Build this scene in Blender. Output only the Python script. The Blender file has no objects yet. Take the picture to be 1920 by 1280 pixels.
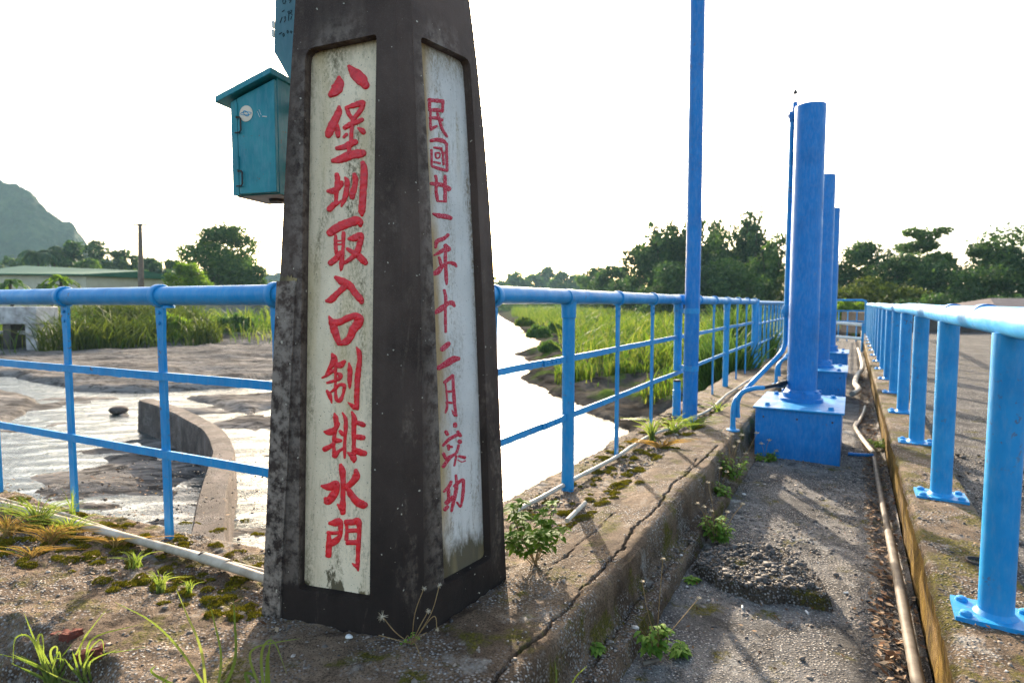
import bpy, math, random
import numpy as np
from mathutils import Vector, Matrix
from math import sin, cos, pi, radians

S = bpy.context.scene
COL = S.collection
rnd = random.Random(7)
nprng = np.random.default_rng(11)

# ------------------------------------------------------------------ camera
F = 1100.0                     # focal length in pixels of the 1920 x 1280 photograph
TH = math.atan(72 / F)         # downward tilt
cam = bpy.data.cameras.new('camera')
cam.sensor_width = 36; cam.lens = F / 1920 * 36
cam.clip_start = 0.05; cam.clip_end = 4000
cam.dof.use_dof = True; cam.dof.focus_distance = 2.1; cam.dof.aperture_fstop = 3.6
co = bpy.data.objects.new('camera', cam); COL.objects.link(co)
co.location = (0, 0, 1.0); co.rotation_euler = (pi / 2 - TH, 0, 0)
S.camera = co

# ------------------------------------------------------------------ light
SUN_EL, SUN_AZ = radians(20.0), radians(-3.8)      # azimuth from +Y towards +X
w = bpy.data.worlds.new('World'); S.world = w; w.use_nodes = True
nt = w.node_tree
sky = nt.nodes.new('ShaderNodeTexSky'); sky.sky_type = 'NISHITA'; sky.sun_disc = False
sky.sun_elevation = SUN_EL; sky.sun_rotation = SUN_AZ
sky.air_density = 1.0; sky.dust_density = 3.5; sky.ozone_density = 0.2
nt.links.new(sky.outputs[0], nt.nodes['Background'].inputs[0])
nt.nodes['Background'].inputs[1].default_value = 0.15
sl = bpy.data.lights.new('sun', 'SUN'); sl.energy = 4.2; sl.angle = radians(0.6); sl.color = (1.0, 0.86, 0.68)
so = bpy.data.objects.new('sun', sl); COL.objects.link(so)
sd = Vector((sin(SUN_AZ) * cos(SUN_EL), cos(SUN_AZ) * cos(SUN_EL), sin(SUN_EL)))
so.rotation_euler = (-sd).to_track_quat('-Z', 'Y').to_euler()
so.location = (0, 40, 30)
S.view_settings.view_transform = 'Standard'; S.view_settings.look = 'None'
S.view_settings.gamma = 1.0; S.view_settings.exposure = 1.9
S.cycles.max_bounces = 6; S.cycles.diffuse_bounces = 3; S.cycles.glossy_bounces = 3
S.cycles.transparent_max_bounces = 8; S.cycles.transmission_bounces = 4
S.cycles.volume_bounces = 0; S.cycles.use_denoising = True
S.cycles.sample_clamp_indirect = 6

# ------------------------------------------------------------------ measuring helpers
FW = Vector((0, cos(TH), -sin(TH))); UP = Vector((0, sin(TH), cos(TH))); CL = Vector((0, 0, 1.0))
def ray(px, py): return FW + Vector((1, 0, 0)) * ((px - 960) / F) + UP * ((640 - py) / F)
def P(px, py, z=0.0):
    r = ray(px, py); return CL + r * ((z - 1.0) / r.z)
def Q(px, py, Y):
    r = ray(px, py); return CL + r * (Y / r.y)
SA, CA = 0.5017, 0.8650        # heading of the walkway
def st(s, t, z=0.0): return Vector((CA * s + SA * t, -SA * s + CA * t, z))
def tost(p): return (CA * p[0] - SA * p[1], SA * p[0] + CA * p[1])
WROT = -math.atan2(SA, CA)     # z rotation that turns +Y into the walkway heading

# ------------------------------------------------------------------ noise
_perm = np.random.default_rng(3).random((256, 256))
def vnoise(x, y):
    x = np.asarray(x, float); y = np.asarray(y, float)
    xi = np.floor(x).astype(int); yi = np.floor(y).astype(int); fx = x - xi; fy = y - yi
    fx = fx * fx * (3 - 2 * fx); fy = fy * fy * (3 - 2 * fy)
    g = lambda a, b: _perm[a & 255, b & 255]
    return (g(xi, yi) * (1 - fx) + g(xi + 1, yi) * fx) * (1 - fy) + (g(xi, yi + 1) * (1 - fx) + g(xi + 1, yi + 1) * fx) * fy
def fbm(x, y, sc=1.0, oc=4):
    r = 0; a = 0.5; t = 0
    for i in range(oc):
        r = r + a * vnoise(x * sc + 17.3 * i, y * sc + 9.1 * i); t += a; a *= 0.5; sc *= 2.03
    return r / t * 2 - 1
def sstep(a, b, x):
    u = np.clip((x - a) / (b - a), 0, 1); return u * u * (3 - 2 * u)
def polydist(x, y, poly, closed=True):
    """signed distance (negative inside) to a polygon, or distance to a polyline"""
    pts = [(p[0], p[1]) for p in poly]; n = len(pts)
    d = np.full(x.shape, 1e9); ins = np.zeros(x.shape, bool)
    for i in range(n if closed else n - 1):
        ax, ay = pts[i]; bx, by = pts[(i + 1) % n]
        ex, ey = bx - ax, by - ay; L = ex * ex + ey * ey + 1e-12
        u = np.clip(((x - ax) * ex + (y - ay) * ey) / L, 0, 1)
        d = np.minimum(d, np.hypot(x - ax - u * ex, y - ay - u * ey))
        if closed:
            c = ((ay > y) != (by > y)) & (x < (bx - ax) * (y - ay) / (by - ay + 1e-12) + ax); ins ^= c
    return np.where(ins, -d, d) if closed else d

# ------------------------------------------------------------------ mesh builder
class MB:
    def __init__(s): s.v = []; s.f = []
    def add(s, vs, fs):
        o = len(s.v); s.v += [tuple(p) for p in vs]; s.f += [tuple(i + o for i in f) for f in fs]; return s
    def box(s, x0, x1, y0, y1, z0, z1, M=None):
        vs = [Vector((x, y, z)) for z in (z0, z1) for y in (y0, y1) for x in (x0, x1)]
        if M is not None: vs = [M @ p for p in vs]
        return s.add(vs, [(0, 2, 3, 1), (4, 5, 7, 6), (0, 1, 5, 4), (2, 6, 7, 3), (0, 4, 6, 2), (1, 3, 7, 5)])
    def tube(s, path, r, n=12, cap=True, closed=False):
        path = [Vector(p) for p in path]; m = len(path)
        rs = r if hasattr(r, '__len__') else [r] * m
        up = None; rings = []
        for i, p in enumerate(path):
            a = path[(i - 1) % m] if (closed or i > 0) else p
            b = path[(i + 1) % m] if (closed or i < m - 1) else p
            t = (b - a).normalized()
            if up is None:
                up = Vector((0, 0, 1)) if abs(t.z) < 0.9 else Vector((0, 1, 0))
            up = (up - t * up.dot(t)).normalized(); sd_ = t.cross(up)
            rings.append([p + (sd_ * cos(2 * pi * k / n) + up * sin(2 * pi * k / n)) * rs[i] for k in range(n)])
        vs = [q for rg in rings for q in rg]; fs = []
        for i in range(m if closed else m - 1):
            j = (i + 1) % m
            for k in range(n):
                k2 = (k + 1) % n; fs.append((i * n + k, i * n + k2, j * n + k2, j * n + k))
        if cap and not closed:
            fs.append(tuple(range(n))); fs.append(tuple((m - 1) * n + k for k in reversed(range(n))))
        return s.add(vs, fs)
    def lathe(s, prof, c=(0, 0, 0), n=24, M=None):
        vs = []; fs = []; m = len(prof)
        for r, z in prof:
            for k in range(n):
                p = Vector((r * cos(2 * pi * k / n), r * sin(2 * pi * k / n), z))
                vs.append((M @ p if M is not None else p) + Vector(c))
        for i in range(m - 1):
            for k in range(n):
                k2 = (k + 1) % n; fs.append((i * n + k, i * n + k2, (i + 1) * n + k2, (i + 1) * n + k))
        fs.append(tuple(reversed(range(n)))); fs.append(tuple((m - 1) * n + k for k in range(n)))
        return s.add(vs, fs)
    def prism(s, poly, z0, z1, M=None):
        n = len(poly)
        vs = [Vector((x, y, z)) for z in (z0, z1) for x, y in poly]
        if M is not None: vs = [M @ p for p in vs]
        return s.add(vs, [tuple(reversed(range(n))), tuple(range(n, 2 * n))] + [(i, (i + 1) % n, n + (i + 1) % n, n + i) for i in range(n)])

def curve(pts, n=6):
    """Catmull-Rom through tuples of any length"""
    out = []; p = [np.array(q, float) for q in pts]
    p = [2 * p[0] - p[1]] + p + [2 * p[-1] - p[-2]]
    for i in range(1, len(p) - 2):
        for k in range(n):
            u = k / n; a, b, c, d = p[i - 1:i + 3]
            out.append(0.5 * (2 * b + (c - a) * u + (2 * a - 5 * b + 4 * c - d) * u * u + (3 * b - a - 3 * c + d) * u ** 3))
    out.append(p[-2]); return out

def mesh(name, mb, mat, smooth=True, ang=35):
    me = bpy.data.meshes.new(name)
    if isinstance(mb, MB): me.from_pydata(mb.v, [], mb.f)
    else: me.from_pydata(mb[0], [], mb[1])
    if mat: me.materials.append(mat)
    if smooth and len(me.polygons):
        me.polygons.foreach_set('use_smooth', [True] * len(me.polygons))
        if ang: me.set_sharp_from_angle(angle=radians(ang))
    me.update(); return me
def worldloc(o):
    l = Vector(o.location)
    while o.parent: o = o.parent; l += Vector(o.location)
    return l
def obj(name, mb, mat, parent=None, origin=None, smooth=True, ang=35, bevel=0, local=False):
    """link the shape as one mesh object; vertices are in world space unless local"""
    me = mesh(name, mb, mat, smooth, ang)
    o = bpy.data.objects.new(name, me); COL.objects.link(o)
    if parent:
        o.parent = parent
        if not local: me.transform(Matrix.Translation(-worldloc(parent)))
    elif origin is not None:
        o.location = origin
        if not local: me.transform(Matrix.Translation(-Vector(origin)))
    if bevel:
        b = o.modifiers.new('bevel', 'BEVEL'); b.width = bevel; b.segments = 2; b.limit_method = 'ANGLE'; b.angle_limit = radians(40)
    return o
def tag(o, label, cat, group=None, kind=None):
    o['label'] = label; o['category'] = cat
    if group: o['group'] = group
    if kind: o['kind'] = kind
    return o
def thing(name, label, cat, loc, group=None, rotz=0):
    o = bpy.data.objects.new(name, None); COL.objects.link(o); o.location = loc; o.rotation_euler.z = rotz
    o.empty_display_size = 0.1
    return tag(o, label, cat, group)
def struct(o, kind='structure'): o['kind'] = kind; return o
def dup(root, loc=None, rotz=None, label=None):
    r = root.copy(); COL.objects.link(r)
    if loc is not None: r.location = loc
    if rotz is not None: r.rotation_euler.z = rotz
    if label: r['label'] = label
    def kids(a, b):
        for ch in [c for c in bpy.data.objects if c.parent == a]:
            c = ch.copy(); COL.objects.link(c); c.parent = b; kids(ch, c)
    kids(root, r); return r

# ------------------------------------------------------------------ materials
class NT:
    def __init__(s, name):
        s.m = bpy.data.materials.new(name); s.m.use_nodes = True; s.t = s.m.node_tree
        s.b = s.t.nodes['Principled BSDF']; s.b.inputs['Specular IOR Level'].default_value = 0.12; s.out = s.t.nodes['Material Output']
        s.pos = s.t.nodes.new('ShaderNodeNewGeometry').outputs['Position']
    def n(s, typ, **kw):
        x = s.t.nodes.new(typ)
        for k, v in kw.items(): setattr(x, k, v)
        return x
    def l(s, a, b): s.t.links.new(a, b)
    def vec(s, sc=(1, 1, 1), obj=False):
        m = s.n('ShaderNodeMapping'); m.inputs['Scale'].default_value = sc
        src = s.pos
        if obj: src = s.n('ShaderNodeTexCoord').outputs['Object']
        s.l(src, m.inputs[0]); return m.outputs[0]
    def noise(s, scale, detail=4, rough=0.6, vec=None, dist=0.0):
        x = s.n('ShaderNodeTexNoise'); x.inputs['Scale'].default_value = scale; x.inputs['Detail'].default_value = detail
        x.inputs['Roughness'].default_value = rough; x.inputs['Distortion'].default_value = dist
        s.l(vec if vec is not None else s.pos, x.inputs['Vector']); return x.outputs[0]
    def voro(s, scale, feature='F1', vec=None, out=0):
        x = s.n('ShaderNodeTexVoronoi', feature=feature); x.inputs['Scale'].default_value = scale
        s.l(vec if vec is not None else s.pos, x.inputs['Vector']); return x.outputs[out]
    def ramp(s, src, stops):
        r = s.n('ShaderNodeValToRGB'); e = r.color_ramp.elements
        while len(e) < len(stops): e.new(0.5)
        for i, (p, c) in enumerate(stops):
            e[i].position = p; e[i].color = (*c, 1) if hasattr(c, '__len__') else (c, c, c, 1)
        s.l(src, r.inputs[0]); return r.outputs[0]
    def mix(s, fac, a, b, mode='MIX'):
        x = s.n('ShaderNodeMix', data_type='RGBA', blend_type=mode)
        for i, v in ((0, fac), (6, a), (7, b)):
            if hasattr(v, 'is_linked'): s.l(v, x.inputs[i])
            elif hasattr(v, '__len__'): x.inputs[i].default_value = (*v, 1)
            else: x.inputs[i].default_value = v
        return x.outputs[2]
    def math(s, op, a, b=0.0):
        x = s.n('ShaderNodeMath', operation=op)
        for i, v in ((0, a), (1, b)):
            if hasattr(v, 'is_linked'): s.l(v, x.inputs[i])
            else: x.inputs[i].default_value = v
        return x.outputs[0]
    def bump(s, h, strength=0.5, dist=0.01, prev=None):
        x = s.n('ShaderNodeBump'); x.inputs['Strength'].default_value = strength; x.inputs['Distance'].default_value = dist
        s.l(h, x.inputs['Height'])
        if prev is not None: s.l(prev, x.inputs['Normal'])
        s.l(x.outputs[0], s.b.inputs['Normal']); return x.outputs[0]
    def base(s, c):
        if hasattr(c, 'is_linked'): s.l(c, s.b.inputs['Base Color'])
        else: s.b.inputs['Base Color'].default_value = (*c, 1)
    def rough(s, r):
        if hasattr(r, 'is_linked'): s.l(r, s.b.inputs['Roughness'])
        else: s.b.inputs['Roughness'].default_value = r

def m_paint(name, c, c2, rough=0.35, rust=0.66):
    k = NT(name); k.b.inputs['Specular IOR Level'].default_value = 0.28
    a = k.mix(k.ramp(k.noise(9, 3), [(0.35, 0), (0.7, 1)]), c, c2)
    chip = k.ramp(k.noise(38, 5, 0.7), [(rust, 0), (rust + 0.03, 1)])
    chip2 = k.math('MULTIPLY', chip, k.ramp(k.noise(3.1, 2), [(0.5, 0), (0.65, 1)]))
    a = k.mix(chip2, a, (0.10, 0.055, 0.03))
    dust = k.ramp(k.noise(60, 4, 0.7, k.vec((1, 1, 0.25))), [(0.45, 0), (0.8, 1)])
    a = k.mix(k.math('MULTIPLY', dust, 0.25), a, (0.24, 0.33, 0.40))
    fade = k.ramp(k.noise(5, 4, 0.65, k.vec((1, 1, 0.5))), [(0.5, 0), (0.68, 0.35)])
    a = k.mix(fade, a, tuple(x * 0.62 for x in c))
    k.base(a); k.rough(k.ramp(k.noise(14, 3), [(0.3, rough - 0.08), (0.7, rough + 0.15)]))
    b = k.bump(k.noise(45, 3), 0.12, 0.004)
    k.bump(k.noise(500, 2), 0.08, 0.001, b)
    return k.m
M_BLUE = m_paint('blue_paint', (0.005, 0.200, 0.47), (0.016, 0.25, 0.53), 0.38, 0.60)
M_BLUED = m_paint('deep_blue_paint', (0.001, 0.135, 0.40), (0.004, 0.165, 0.46), 0.42, 0.61)
M_TEAL = m_paint('teal_paint', (0.007, 0.165, 0.205), (0.028, 0.235, 0.26), 0.42, 0.64)
M_TEALG = m_paint('grey_teal_paint', (0.075, 0.17, 0.20), (0.09, 0.19, 0.21), 0.5, 0.7)

def m_plain(name, c, rough=0.6, c2=None, sc=20, bump=0.2, metal=0):
    k = NT(name)
    k.base(k.mix(k.ramp(k.noise(sc, 4), [(0.35, 0), (0.65, 1)]), c, c2 or tuple(x * 0.65 for x in c)))
    k.rough(rough); k.b.inputs['Metallic'].default_value = metal
    if bump: k.bump(k.noise(sc * 4, 4), bump, 0.005)
    return k.m

def m_pillar():
    k = NT('dark_painted_concrete')
    a = k.mix(k.ramp(k.noise(2.2, 5, 0.65), [(0.35, 0), (0.68, 1)]), (0.032, 0.021, 0.016), (0.092, 0.062, 0.049))
    st_ = k.noise(12, 4, 0.6, k.vec((1, 1, 0.12)))
    a = k.mix(k.ramp(st_, [(0.45, 0), (0.8, 0.6)]), a, (0.115, 0.082, 0.064))
    a = k.mix(k.math('MULTIPLY', k.ramp(k.noise(300, 3, 0.7), [(0.52, 0), (0.75, 1)]), 0.5), a, (0.13, 0.105, 0.088))
    # darkened towards the foot, with a noisy upper limit
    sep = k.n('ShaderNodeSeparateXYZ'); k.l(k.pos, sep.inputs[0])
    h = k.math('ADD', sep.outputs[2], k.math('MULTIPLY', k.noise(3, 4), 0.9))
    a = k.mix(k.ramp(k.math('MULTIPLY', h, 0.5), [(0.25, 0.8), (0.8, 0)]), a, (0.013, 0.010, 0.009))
    wv = k.math('MULTIPLY', k.ramp(k.noise(6, 6, 0.75, k.vec((1, 1, 0.35)), 0.6), [(0.56, 0), (0.66, 1)]), k.ramp(k.noise(45, 4, 0.7), [(0.4, 0), (0.6, 1)]))
    a = k.mix(k.math('MULTIPLY', wv, 0.55), a, (0.17, 0.13, 0.10))
    pt = k.n('ShaderNodeNewGeometry').outputs['Pointiness']
    a = k.mix(k.math('MULTIPLY', k.ramp(pt, [(0.52, 0), (0.60, 1)]), k.ramp(k.noise(30, 4, 0.7), [(0.4, 0), (0.6, 0.9)])), a, (0.26, 0.21, 0.17))
    sp = k.ramp(k.noise(75, 1, 0.4), [(0.77, 0), (0.79, 1)])
    a = k.mix(sp, a, (0.38, 0.34, 0.27))
    k.base(a); k.rough(0.72)
    b = k.bump(k.noise(18, 5, 0.6), 0.35, 0.012); k.bump(k.noise(230, 3), 0.35, 0.003, b); return k.m
M_PIL = m_pillar()

def m_panel(name, cream, dirt, amt=0.0, strip=0.0, foot=0.0):
    k = NT(name)
    uv = k.n('ShaderNodeUVMap'); sp = k.n('ShaderNodeSeparateXYZ'); k.l(uv.outputs[0], sp.inputs[0]); U, V = sp.outputs[0], sp.outputs[1]
    a = k.mix(k.ramp(k.noise(5, 4), [(0.35, 0), (0.7, 1)]), cream, tuple(x * 0.82 for x in cream))
    if strip:      # tan weathering down one edge
        e = k.math('ADD', U, k.math('MULTIPLY', k.math('SUBTRACT', k.noise(9, 5, 0.6, k.vec((1, 1, 0.35))), 0.5), 0.5))
        a = k.mix(k.math('MULTIPLY', k.ramp(e, [(0.20, 1), (0.36, 0)]), strip), a, (0.36, 0.245, 0.125))
    str_ = k.noise(14, 6, 0.65, k.vec((1.2, 1.2, 0.14)), 0.5)
    spot = k.noise(120, 5, 0.75, k.vec((1, 1, 0.6)))
    d = k.math('MULTIPLY', k.ramp(str_, [(0.47 - amt, 0), (0.66 - amt, 1)]), k.ramp(spot, [(0.42, 0), (0.60, 1)]))
    a = k.mix(d, a, dirt)
    ed = k.math('ABSOLUTE', k.math('SUBTRACT', U, 0.5)); ed = k.math('ADD', ed, k.math('MULTIPLY', k.math('SUBTRACT', k.noise(16, 5, 0.7, k.vec((1, 1, 0.3))), 0.5), 0.35))
    a = k.mix(k.math('MULTIPLY', k.ramp(ed, [(0.40, 0), (0.52, 0.85)]), k.ramp(spot, [(0.36, 0.2), (0.6, 1)])), a, dirt)
    ft = k.math('ADD', V, k.math('MULTIPLY', k.math('SUBTRACT', k.noise(14, 5, 0.7, k.vec((1, 1, 0.45))), 0.5), 0.22))
    if foot: a = k.mix(k.ramp(ft, [(foot * 0.5, 0.95), (foot, 0)]), a, (0.085, 0.065, 0.035))
    a = k.mix(k.math('MULTIPLY', k.ramp(ft, [(0.93, 0), (1.0, 0.8)]), k.ramp(spot, [(0.36, 0.1), (0.6, 1)])), a, dirt)
    yl = k.ramp(k.noise(3.0, 3, 0.5, k.vec((3, 3, 0.5))), [(0.58, 0), (0.75, 0.45)])
    a = k.mix(yl, a, (0.50, 0.36, 0.15))
    speck = k.ramp(k.noise(210, 2, 0.5), [(0.66, 0), (0.72, 0.85)])
    a = k.mix(speck, a, (0.10, 0.09, 0.07))
    k.base(a); k.rough(0.8)
    b = k.bump(k.noise(40, 4), 0.35, 0.008); k.bump(k.noise(260, 3), 0.4, 0.003, b); return k.m
M_PAN1 = m_panel('cream_plaster', (0.80, 0.655, 0.46), (0.14, 0.11, 0.06), -0.015, 0.25, 0.02)
M_PAN2 = m_panel('white_plaster', (0.62, 0.58, 0.535), (0.19, 0.14, 0.08), 0.0, 1.0, 0.10)
M_RED = m_plain('red_paint', (0.80, 0.010, 0.016), 0.33, (0.60, 0.02, 0.03), 60, 0.5); M_RED.node_tree.nodes['Principled BSDF'].inputs['Specular IOR Level'].default_value = 0.5
def m_red2():
    k = NT('worn_red_paint')
    a = k.mix(k.ramp(k.noise(260, 4, 0.7), [(0.50, 0), (0.68, 1)]), (0.42, 0.018, 0.035), (0.60, 0.26, 0.30))
    k.base(a); k.rough(0.6); k.bump(k.noise(200, 3), 0.5, 0.004); return k.m
M_RED2 = m_red2()

def m_concrete(name, dark, light, moss=0.0, pebble=0.0, white=0.0, zmoss=None, stain=0.6):
    k = NT(name)
    a = k.mix(k.ramp(k.noise(1.7, 6, 0.62), [(0.36, 0), (0.66, 1)]), dark, light)
    a = k.mix(k.math('MULTIPLY', k.ramp(k.noise(5, 6, 0.72, None, 0.9), [(0.44, 0), (0.60, 1)]), stain), a, tuple(x * 0.32 for x in dark))
    a = k.mix(k.math('MULTIPLY', k.ramp(k.noise(1.1, 4, 0.6), [(0.48, 0), (0.62, 1)]), 0.5), a, tuple(x * 0.45 for x in dark))
    gr = k.noise(170, 4, 0.75)
    a = k.mix(k.ramp(gr, [(0.38, 0.85), (0.5, 0)]), a, tuple(x * 0.25 for x in dark))
    a = k.mix(k.ramp(gr, [(0.58, 0), (0.74, 0.32)]), a, tuple(min(1, x * 1.5) for x in light))
    if white:
        a = k.mix(k.math('MULTIPLY', k.ramp(k.noise(4.3, 6, 0.72), [(0.58, 0), (0.72, 1)]), white), a, (0.42, 0.40, 0.36))
    hgt = gr
    if pebble:
        vd = k.voro(95); vc = k.n('ShaderNodeTexVoronoi'); vc.inputs['Scale'].default_value = 95; k.l(k.pos, vc.inputs['Vector'])
        cellc = k.ramp(vc.outputs['Color'], [(0.0, (0.10, 0.09, 0.085)), (0.5, (0.22, 0.20, 0.18)), (1.0, (0.52, 0.48, 0.43))])
        area = k.ramp(k.noise(3.2, 4, 0.6), [(0.52 - pebble * 0.2, 0), (0.62 - pebble * 0.2, 1)])
        inp = k.math('MULTIPLY', k.ramp(vd, [(0.30, 1), (0.46, 0)]), area)
        a = k.mix(inp, a, cellc)
        hgt = k.math('ADD', gr, k.math('MULTIPLY', k.ramp(vd, [(0.0, 1), (0.5, 0)]), k.math('MULTIPLY', area, 1.6)))
    if moss:
        mm = k.math('MULTIPLY', k.ramp(k.noise(5.5, 5, 0.65), [(0.60 - moss * 0.25, 0), (0.68 - moss * 0.25, 1)]), k.ramp(k.noise(70, 4, 0.7), [(0.35, 0), (0.5, 1)]))
        a = k.mix(mm, a, k.ramp(k.noise(130, 3), [(0.3, (0.022, 0.020, 0.004)), (0.6, (0.10, 0.085, 0.012)), (0.8, (0.19, 0.15, 0.02))]))
    k.base(a); k.rough(0.86)
    b = k.bump(k.noise(26, 5, 0.65), 0.55, 0.012); k.bump(hgt, 0.9, 0.006, b); return k.m
M_DECK = m_concrete('weathered_brown_concrete', (0.085, 0.054, 0.033), (0.27, 0.19, 0.125), 0.26, 0.4, 0.6)
M_WALK = m_concrete('pebbled_grey_concrete', (0.078, 0.071, 0.064), (0.285, 0.262, 0.235), 0.06, 0.7, 0.9, None, 0.75)
M_KERB = m_concrete('mossy_kerb_concrete', (0.085, 0.056, 0.034), (0.25, 0.18, 0.12), 0.46, 0.35, 0.75)
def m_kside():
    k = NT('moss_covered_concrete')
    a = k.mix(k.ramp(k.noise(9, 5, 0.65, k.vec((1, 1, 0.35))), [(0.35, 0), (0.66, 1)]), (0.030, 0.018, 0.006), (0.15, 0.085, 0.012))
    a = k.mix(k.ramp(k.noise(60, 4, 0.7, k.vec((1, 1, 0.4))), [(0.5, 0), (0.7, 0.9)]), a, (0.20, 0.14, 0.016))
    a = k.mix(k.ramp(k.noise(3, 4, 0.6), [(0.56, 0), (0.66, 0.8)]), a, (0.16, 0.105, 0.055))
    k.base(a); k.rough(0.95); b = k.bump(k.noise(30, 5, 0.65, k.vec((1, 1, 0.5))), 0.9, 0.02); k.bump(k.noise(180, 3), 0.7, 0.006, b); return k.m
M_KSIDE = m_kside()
M_SLAB = m_concrete('dark_conglomerate', (0.035, 0.027, 0.020), (0.12, 0.092, 0.066), 0.12, 0.95, 0.2)
M_WING = m_concrete('grey_brown_concrete', (0.085, 0.066, 0.057), (0.18, 0.145, 0.126), 0.0, 0.1, 0.3)
M_YARD = m_concrete('gravelly_asphalt', (0.045, 0.041, 0.039), (0.135, 0.120, 0.108), 0.06, 0.9, 0.3)

def m_terrain():
    k = NT('river_rock_and_soil'); k.b.inputs['Specular IOR Level'].default_value = 0.0
    sep = k.n('ShaderNodeSeparateXYZ'); k.l(k.pos, sep.inputs[0])
    st_ = k.noise(1.1, 6, 0.65, k.vec((0.35, 1.3, 2)), 0.6)
    a = k.mix(k.ramp(st_, [(0.3, 0), (0.65, 1)]), (0.060, 0.055, 0.051), (0.25, 0.228, 0.205))
    a = k.mix(k.math('MULTIPLY', k.ramp(k.noise(5, 6, 0.7, k.vec((0.5, 1.4, 2)), 1.0), [(0.48, 0), (0.62, 1)]), 0.85), a, (0.022, 0.020, 0.018))
    soil = k.mix(k.ramp(k.noise(2, 5, 0.6), [(0.35, 0), (0.65, 1)]), (0.045, 0.040, 0.034), (0.115, 0.102, 0.086))
    grn = k.mix(k.ramp(k.noise(1.2, 5), [(0.35, 0), (0.65, 1)]), (0.05, 0.075, 0.015), (0.12, 0.16, 0.03))
    hz = k.math('ADD', sep.outputs[2], k.math('MULTIPLY', k.noise(0.9, 4), 0.25))
    a = k.mix(k.ramp(k.math('ADD', hz, 1.0), [(0.22, 0), (0.36, 1)]), a, soil)
    a = k.mix(k.ramp(k.math('ADD', hz, 1.0), [(0.42, 0), (0.60, 1)]), a, grn)
    k.base(a); k.rough(0.95)
    b = k.bump(k.noise(5, 6, 0.65, k.vec((0.6, 1.5, 2)), 0.5), 0.7, 0.08); k.bump(k.noise(40, 4), 0.5, 0.02, b); return k.m
M_TERR = m_terrain()
def m_mud():
    k = NT('river_mud_and_grass'); k.b.inputs['Specular IOR Level'].default_value = 0.0
    sep = k.n('ShaderNodeSeparateXYZ'); k.l(k.pos, sep.inputs[0])
    a = k.mix(k.ramp(k.noise(1.6, 6, 0.65), [(0.35, 0), (0.65, 1)]), (0.018, 0.016, 0.014), (0.085, 0.075, 0.064))
    g = k.ramp(k.noise(1.3, 5, 0.6), [(0.5, 0), (0.58, 1)])
    gg = k.mix(k.ramp(k.noise(6, 4), [(0.35, 0), (0.65, 1)]), (0.035, 0.055, 0.012), (0.09, 0.13, 0.025))
    hz = k.math('ADD', sep.outputs[2], k.math('MULTIPLY', k.noise(0.9, 4), 0.3))
    a = k.mix(k.math('MULTIPLY', g, k.ramp(k.math('ADD', hz, 1.0), [(0.1, 0), (0.3, 1)])), a, gg)
    k.base(a); k.rough(0.75); b = k.bump(k.noise(4, 6, 0.65), 0.8, 0.1); k.bump(k.noise(30, 4), 0.5, 0.02, b); return k.m
M_MUD = m_mud()
def m_water():
    k = NT('river_water'); k.b.inputs['Specular IOR Level'].default_value = 0.5
    k.base(k.mix(k.ramp(k.noise(0.5, 4, 0.6, k.vec((1, 0.5, 1))), [(0.4, 0), (0.65, 1)]), (0.035, 0.045, 0.045), (0.075, 0.085, 0.08)))
    k.rough(0.06); k.b.inputs['IOR'].default_value = 1.33
    b = k.bump(k.noise(2.6, 5, 0.6, k.vec((0.6, 1.2, 1)), 1.2), 0.5, 0.08); k.bump(k.noise(16, 3, 0.5, k.vec((1, 0.6, 1))), 0.16, 0.015, b); return k.m
M_WATER = m_water()

def m_leaf(name, cols, trans=0.45, rough=0.6):
    k = NT(name)
    r = k.n('ShaderNodeNewGeometry').outputs['Random Per Island']
    n_ = len(cols)
    c = k.ramp(r, [(i / max(1, n_ - 1), c_) for i, c_ in enumerate(cols)])
    k.base(c); k.rough(rough)
    tr = k.n('ShaderNodeBsdfTranslucent')
    k.l(k.mix(1.0, c, (1.1, 1.15, 0.6), 'MULTIPLY'), tr.inputs[0])
    mx = k.n('ShaderNodeMixShader'); mx.inputs[0].default_value = trans
    k.l(k.b.outputs[0], mx.inputs[1]); k.l(tr.outputs[0], mx.inputs[2]); k.l(mx.outputs[0], k.out.inputs[0]); return k.m
M_LDARK = m_leaf('dark_foliage', [(0.022, 0.050, 0.022), (0.042, 0.088, 0.034), (0.075, 0.13, 0.040)], 0.35)
M_LMID = m_leaf('mid_green_foliage', [(0.035, 0.07, 0.022), (0.06, 0.12, 0.032), (0.10, 0.16, 0.04)], 0.4)
M_LBRT = m_leaf('bright_foliage', [(0.07, 0.13, 0.012), (0.12, 0.20, 0.02), (0.17, 0.25, 0.03)], 0.5)
M_LOLV = m_leaf('olive_foliage', [(0.03, 0.048, 0.010), (0.06, 0.085, 0.016), (0.10, 0.12, 0.026)], 0.4)
M_REED = m_leaf('reed_leaf', [(0.03, 0.066, 0.012), (0.065, 0.115, 0.018), (0.12, 0.165, 0.024), (0.17, 0.175, 0.05)], 0.5)
M_GRASS = m_leaf('grass_blade', [(0.08, 0.125, 0.025), (0.14, 0.185, 0.045), (0.22, 0.24, 0.08)], 0.5)
M_DRY = m_leaf('dry_grass', [(0.28, 0.15, 0.05), (0.36, 0.23, 0.09), (0.20, 0.10, 0.035), (0.22, 0.24, 0.05)], 0.35)
M_SHRUB = m_leaf('glossy_shrub_leaf', [(0.065, 0.14, 0.014), (0.11, 0.20, 0.02), (0.16, 0.25, 0.03)], 0.55, 0.6)
M_WEED = m_leaf('weed_leaf', [(0.09, 0.18, 0.025), (0.16, 0.27, 0.04), (0.24, 0.34, 0.06)], 0.4)
M_MOSS = m_leaf('moss', [(0.07, 0.06, 0.006), (0.14, 0.12, 0.012), (0.24, 0.20, 0.02)], 0.2, 0.95)
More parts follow.
